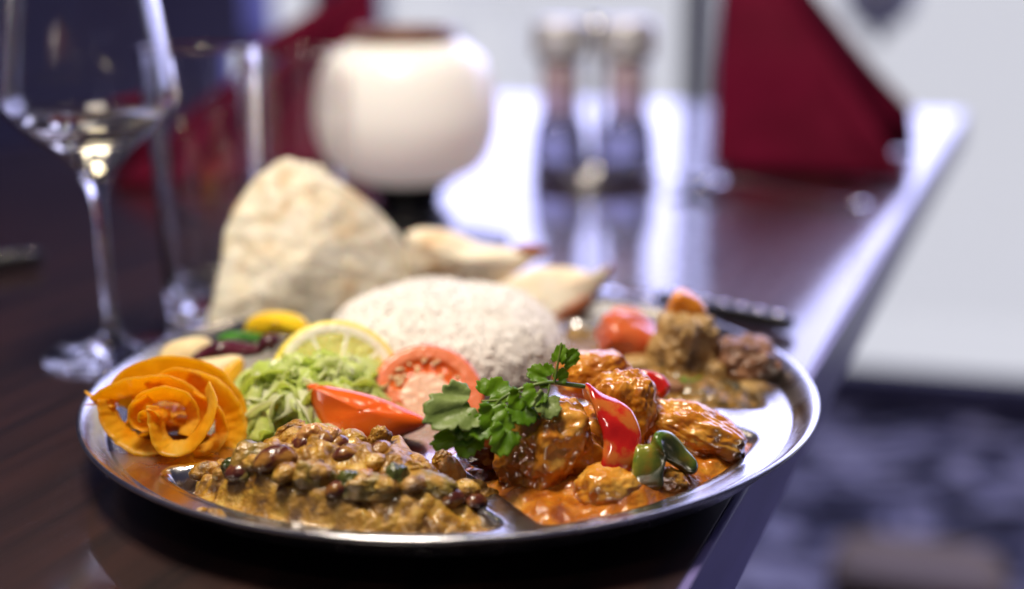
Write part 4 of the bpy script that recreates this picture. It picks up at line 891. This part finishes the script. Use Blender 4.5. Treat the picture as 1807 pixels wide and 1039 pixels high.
for pts, rr in (([(0.0467, -0.0840, 0.0473), (0.0402, -0.0850, 0.0487), (0.0340, -0.0870, 0.0502), (0.0270, -0.0880, 0.0494), (0.0210, -0.0890, 0.0476), (0.0164, -0.0900, 0.0452), (0.0143, -0.0910, 0.0423)], [0.0009, 0.0007, 0.0006]),
                ([(0.0356, -0.0870, 0.0499), (0.0365, -0.0860, 0.0539), (0.0374, -0.0850, 0.0584), (0.0386, -0.0830, 0.0635)], [0.0006, 0.0003]),
                ([(0.0164, -0.0900, 0.0452), (0.0133, -0.0890, 0.0447), (0.0101, -0.0880, 0.0442)], [0.0005, 0.0004]),
                ([(0.0164, -0.0900, 0.0452), (0.0178, -0.0920, 0.0409), (0.0196, -0.0950, 0.0378)], [0.0005, 0.0004]),
                ([(0.0143, -0.0910, 0.0427), (0.0123, -0.0920, 0.0389), (0.0089, -0.0930, 0.0358)], [0.0005, 0.0004]),
                ([(0.0230, -0.0890, 0.0480), (0.0269, -0.0900, 0.0437), (0.0302, -0.0900, 0.0381), (0.0323, -0.0880, 0.0358)], [0.0005, 0.0006]),
                ([(0.0340, -0.0870, 0.0502), (0.0338, -0.0880, 0.0490), (0.0330, -0.0900, 0.0460)], [0.0005, 0.0003])):
    tube('stalk', pts, rr, M['stem'], co, n=26, seg=8)
# ================================================================== tableware
# wine glass
wg = Vector((-0.1702, 0.117, 0.0))
g = thing('wine_glass', 'tall stemmed wine glass holding a little white wine, left of the plate', 'wine glass', wg)
outer = [(0.0, 0.0004), (0.020, 0.0004), (0.0330, 0.0006), (0.0338, 0.0016), (0.032, 0.0024), (0.018, 0.0042), (0.008, 0.0080), (0.0042, 0.014), (0.0033, 0.030), (0.0031, 0.060), (0.0035, 0.078), (0.0055, 0.0860), (0.0095, 0.0945), (0.0185, 0.1045), (0.0320, 0.1150), (0.0410, 0.1245), (0.0420, 0.1290), (0.0415, 0.135), (0.0385, 0.155), (0.0345, 0.180), (0.0312, 0.204), (0.0305, 0.2085)]
inner = [(0.0296, 0.2085), (0.0303, 0.204), (0.0335, 0.180), (0.0374, 0.155), (0.0403, 0.135), (0.0408, 0.1290), (0.0396, 0.1250), (0.0308, 0.1160), (0.0175, 0.1060), (0.0082, 0.0962), (0.0040, 0.0905), (0.0, 0.0890)]
lathe('bowl_and_stem', outer + inner, wg, M['glass'], g, 96, close=False)
wine = [(0.0, 0.0894), (0.0037, 0.0908), (0.0079, 0.0966), (0.0171, 0.1063), (0.0304, 0.1163), (0.0352, 0.1212), (0.0, 0.1212)]
lathe('wine', wine, wg, M['wine'], g, 96, close=False)
# tumblers
def tumbler(label, x, y, r, h):
    t = thing('tumbler', label, 'tumbler', (x, y, 0), 'drinking tumblers behind the papadum')
    pr = [(0.0, 0.0004), (r * 0.80, 0.0004), (r * 0.86, 0.002), (r * 0.88, 0.006), (r * 0.94, h * 0.5), (r, h - 0.002), (r + 0.0002, h - 0.0006), (r - 0.0010, h), (r - 0.0024, h - 0.0006), (r - 0.0024, h - 0.002), (r * 0.94 - 0.0026, h * 0.5), (r * 0.88 - 0.002, 0.020), (r * 0.80 - 0.002, 0.0155), (r * 0.5, 0.0145), (0.0, 0.0145)]
    lathe('glass_body', pr, (x, y, 0), M['glass'], t, 80, close=False)
tumbler('empty tall tumbler nearest the wine glass, behind the papadum', -0.1305, 0.190, 0.0305, 0.148)
tumbler('empty tumbler further back, partly hidden by the white candle lantern', -0.098, 0.365, 0.0305, 0.132)
# candle lantern
cl = Vector((-0.0285, 0.425, 0))
c = thing('candle_lantern', 'round glowing white candle lantern with brown collar on a black stand', 'candle lantern', cl)
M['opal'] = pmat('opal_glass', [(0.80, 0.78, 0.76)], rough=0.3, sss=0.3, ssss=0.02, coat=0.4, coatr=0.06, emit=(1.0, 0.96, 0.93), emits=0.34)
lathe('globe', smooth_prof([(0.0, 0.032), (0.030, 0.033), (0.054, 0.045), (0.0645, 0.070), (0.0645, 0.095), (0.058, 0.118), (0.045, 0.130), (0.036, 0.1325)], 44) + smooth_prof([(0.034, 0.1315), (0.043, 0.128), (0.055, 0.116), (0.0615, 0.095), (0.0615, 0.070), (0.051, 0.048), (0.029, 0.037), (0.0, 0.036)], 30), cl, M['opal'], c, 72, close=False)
lathe('collar', [(0.0330, 0.1300), (0.0365, 0.1320), (0.0370, 0.1405), (0.0345, 0.1425), (0.0300, 0.1425), (0.0290, 0.1400), (0.0300, 0.1310)], cl, M['brown'], c, 60)
lathe('stand', [(0.0, 0.0005), (0.032, 0.0005), (0.033, 0.004), (0.028, 0.007), (0.022, 0.015), (0.024, 0.026), (0.032, 0.030), (0.034, 0.0335), (0.0, 0.0335)], cl, M['black'], c, 60, close=False)
tube('wick', [(cl.x, cl.y, 0.06), (cl.x + 0.001, cl.y, 0.068)], [0.0008, 0.0006], M['black'], c, n=4)
lathe('candle', [(0.0, 0.0375), (0.018, 0.0375), (0.018, 0.06), (0.0, 0.06)], cl, M['lemon_pith'], c, 40, close=False)
dd = thing('coaster', 'dark round coaster on the table in front of the candle lantern', 'coaster', (-0.005, 0.352, 0))
lathe('disc', [(0.0, 0.0005), (0.045, 0.0005), (0.047, 0.002), (0.0465, 0.0045), (0.044, 0.005), (0.0, 0.004)], (-0.005, 0.352, 0), M['black'], dd, 60, close=False)
# salt and pepper in a chrome stand
M['satin'] = pmat('satin_steel', [(0.80, 0.80, 0.83), (0.86, 0.86, 0.88)], scale=40, rough=0.42, metal=0.6)
sp_ = Vector((0.1295, 0.605, 0))
s = thing('condiment_stand', 'chrome condiment tray with a centre post between the two shakers', 'condiment stand', sp_, None)
lathe('tray', [(0.0, 0.0005), (0.050, 0.0005), (0.056, 0.003), (0.0575, 0.010), (0.0565, 0.0115), (0.0545, 0.010), (0.052, 0.0045), (0.0, 0.0035)], sp_, M['chrome'], s, 64, close=False)
lathe('post', [(0.0, 0.0036), (0.010, 0.0036), (0.006, 0.008), (0.0035, 0.012), (0.0035, 0.115), (0.009, 0.122), (0.010, 0.130), (0.006, 0.138), (0.0, 0.139)], sp_, M['chrome'], s, 32, close=False)
def shaker(label, off):
    q = sp_ + off + Vector((0, 0, 0.0042)); h = thing('shaker', label, 'shaker', q, 'salt and pepper shakers')
    lathe('base', smooth_prof([(0.0, 0.0), (0.021, 0.0), (0.0240, 0.004), (0.0245, 0.020), (0.0220, 0.040), (0.0165, 0.050), (0.0, 0.050)], 30), q, M['smoke_glass'], h, 40, close=False)
    lathe('neck', [(0.0, 0.0501), (0.0168, 0.0501), (0.0163, 0.075), (0.0170, 0.100), (0.0, 0.100)], q, M['wood_shaker'], h, 40, close=False)
    lathe('cap', smooth_prof([(0.0165, 0.1001), (0.0230, 0.1010), (0.0240, 0.108), (0.0238, 0.122), (0.0200, 0.131), (0.0, 0.134)], 24) + [(0.0, 0.1001)], q, M['satin'], h, 40)
shaker('left shaker in the chrome stand, dark base and wooden neck', Vector((-0.031, 0.002, 0)))
shaker('right shaker in the chrome stand, dark base and wooden neck', Vector((0.0265, -0.004, 0)))
# folded napkins
def napkin(label, Ap, Bp, Dp, Tp, group):
    Ap, Bp, Dp, Tp = map(Vector, (Ap, Bp, Dp, Tp)); g_ = thing('napkin', label, 'napkin', Ap, group)
    def wing(name, P, Q, Tt, bow, seed, th=0.003):
        n = 26; vs = []; idx = {}
        nrm = (Q - P).cross(Tt - P).normalized()
        for i in range(n + 1):
            for j in range(n + 1 - i):
                u, v = i / n, j / n; p = P * (1 - u - v) + Q * u + Tt * v
                k = 27 * u * v * (1 - u - v)
                p = p + nrm * (bow * (k + 0.8 * u * (1 - u)) + 0.0012 * noise.noise(p * 40 + Vector((seed, 0, 0))) + 0.006 * noise.noise(p * 11 + Vector((seed, 0, 0))))
                p.z = 0.0016 if v == 0 else max(p.z, 0.0016); idx[i, j] = len(vs); vs.append(p)
        fs = []
        for i in range(n):
            for j in range(n - i):
                fs.append((idx[i, j], idx[i + 1, j], idx[i, j + 1]))
                if i + j < n - 1: fs.append((idx[i + 1, j], idx[i + 1, j + 1], idx[i, j + 1]))
        o = obj(name, vs, fs, M['napkin'], g_); md = o.modifiers.new('cloth', 'SOLIDIFY'); md.thickness = th; md.offset = 0
        return o
    wing('front_wing', Ap, Bp, Tp, 0.006, 1)
    wing('back_wing', Ap + Vector((0.004, 0.010, 0)), Dp, Tp, 0.004, 2)
    o_ = (Bp - Ap).normalized(); b2 = Bp + (Tp - Bp) * 0.0
    wing('fold_hem', Ap * 0.18 + Bp * 0.82 + Vector((0, -0.004, 0.001)), Bp + Vector((0, -0.004, 0.001)), Tp + Vector((0, -0.003, -0.004)), 0.003, 3, 0.002)
NG = 'folded crimson napkins standing on the table'
napkin('crimson napkin folded into a tall wedge, standing at the right', (0.2375, 0.634, 0.002), (0.392, 0.556, 0.002), (0.455, 0.720, 0.035), (0.246, 0.640, 0.235), NG)
napkin('crimson napkin folded into a wedge behind the tumblers and candle lantern', (-0.060, 0.640, 0.002), (-0.290, 0.600, 0.002), (-0.320, 0.72, 0.030), (-0.060, 0.645, 0.176), NG)
# cutlery
def spoon(label, p0, p1, group=None):
    p0, p1 = Vector(p0), Vector(p1); d = (p1 - p0).normalized(); sd = Vector((-d.y, d.x, 0)); g_ = thing('spoon', label, 'spoon', p0, group)
    vs = []; fs = []; n = 24; m_ = 10
    for j in range(m_ + 1):
        for i in range(n):
            a = i / n * 2 * math.pi; r = j / m_
            vs.append(p0 + d * 0.026 + d * math.cos(a) * 0.027 * r + sd * math.sin(a) * 0.018 * r + Z * (0.002 + 0.007 * r * r))
    for j in range(m_):
        for i in range(n): fs.append((j * n + i, j * n + (i + 1) % n, (j + 1) * n + (i + 1) % n, (j + 1) * n + i))
    o = obj('bowl', vs, fs, M['chrome'], g_); md = o.modifiers.new('metal', 'SOLIDIFY'); md.thickness = 0.0014; md.offset = -0.5
    ribbon('handle', [p0 + d * 0.05 + Z * 0.0085, p0 + d * 0.07 + Z * 0.012, p0.lerp(p1, 0.7) + Z * 0.007, p1 + Z * 0.003], [sd, sd], [0.007, 0.006, 0.008, 0.013], M['chrome'], g_, n=30, th=0.0024, m=4)
spoon('polished spoon lying in front of the napkin at the right', (0.1855, 0.5539, 0), (0.3189, 0.4485, 0))
def knife(label, p0, p1, wdt=0.011, th=0.009):
    p0, p1 = Vector(p0), Vector(p1); d = (p1 - p0).normalized(); sd = Vector((-d.y, d.x, 0)); g_ = thing('knife', label, 'knife', p1, None)
    L = (p1 - p0).length; h0 = p1 - d * 0.085
    hd = blob('handle', (h0 + p1) / 2 + Z * (th / 2 + 0.0015), (0.0425, wdt / 2, th / 2), (0, 0, math.degrees(math.atan2(d.y, d.x))), 3, 0.0, 1, 4, M['black'], g_, box=6.0)
    for k in range(7):
        q = h0 + d * (0.010 + 0.011 * k) + Z * (th + 0.0012)
        blob('rivet', q, (0.0028, 0.0028, 0.0012), (0, 0, 0), k, 0.0, 1, 3, M['chrome'], hd)
    ribbon('blade', [p0 + Z * 0.002, p0.lerp(h0, 0.5) + Z * 0.004, h0 + Z * 0.006], [sd, sd], [0.008, 0.018, 0.014], M['chrome'], g_, n=24, th=0.0016, m=4)
knife('black handled knife lying behind the right rim of the plate', (0.0723, 0.2249, 0), (0.1777, 0.1237, 0))
knife('black handled knife end at the left edge of the table', (-0.42, 0.235, 0), (-0.2628, 0.3165, 0))
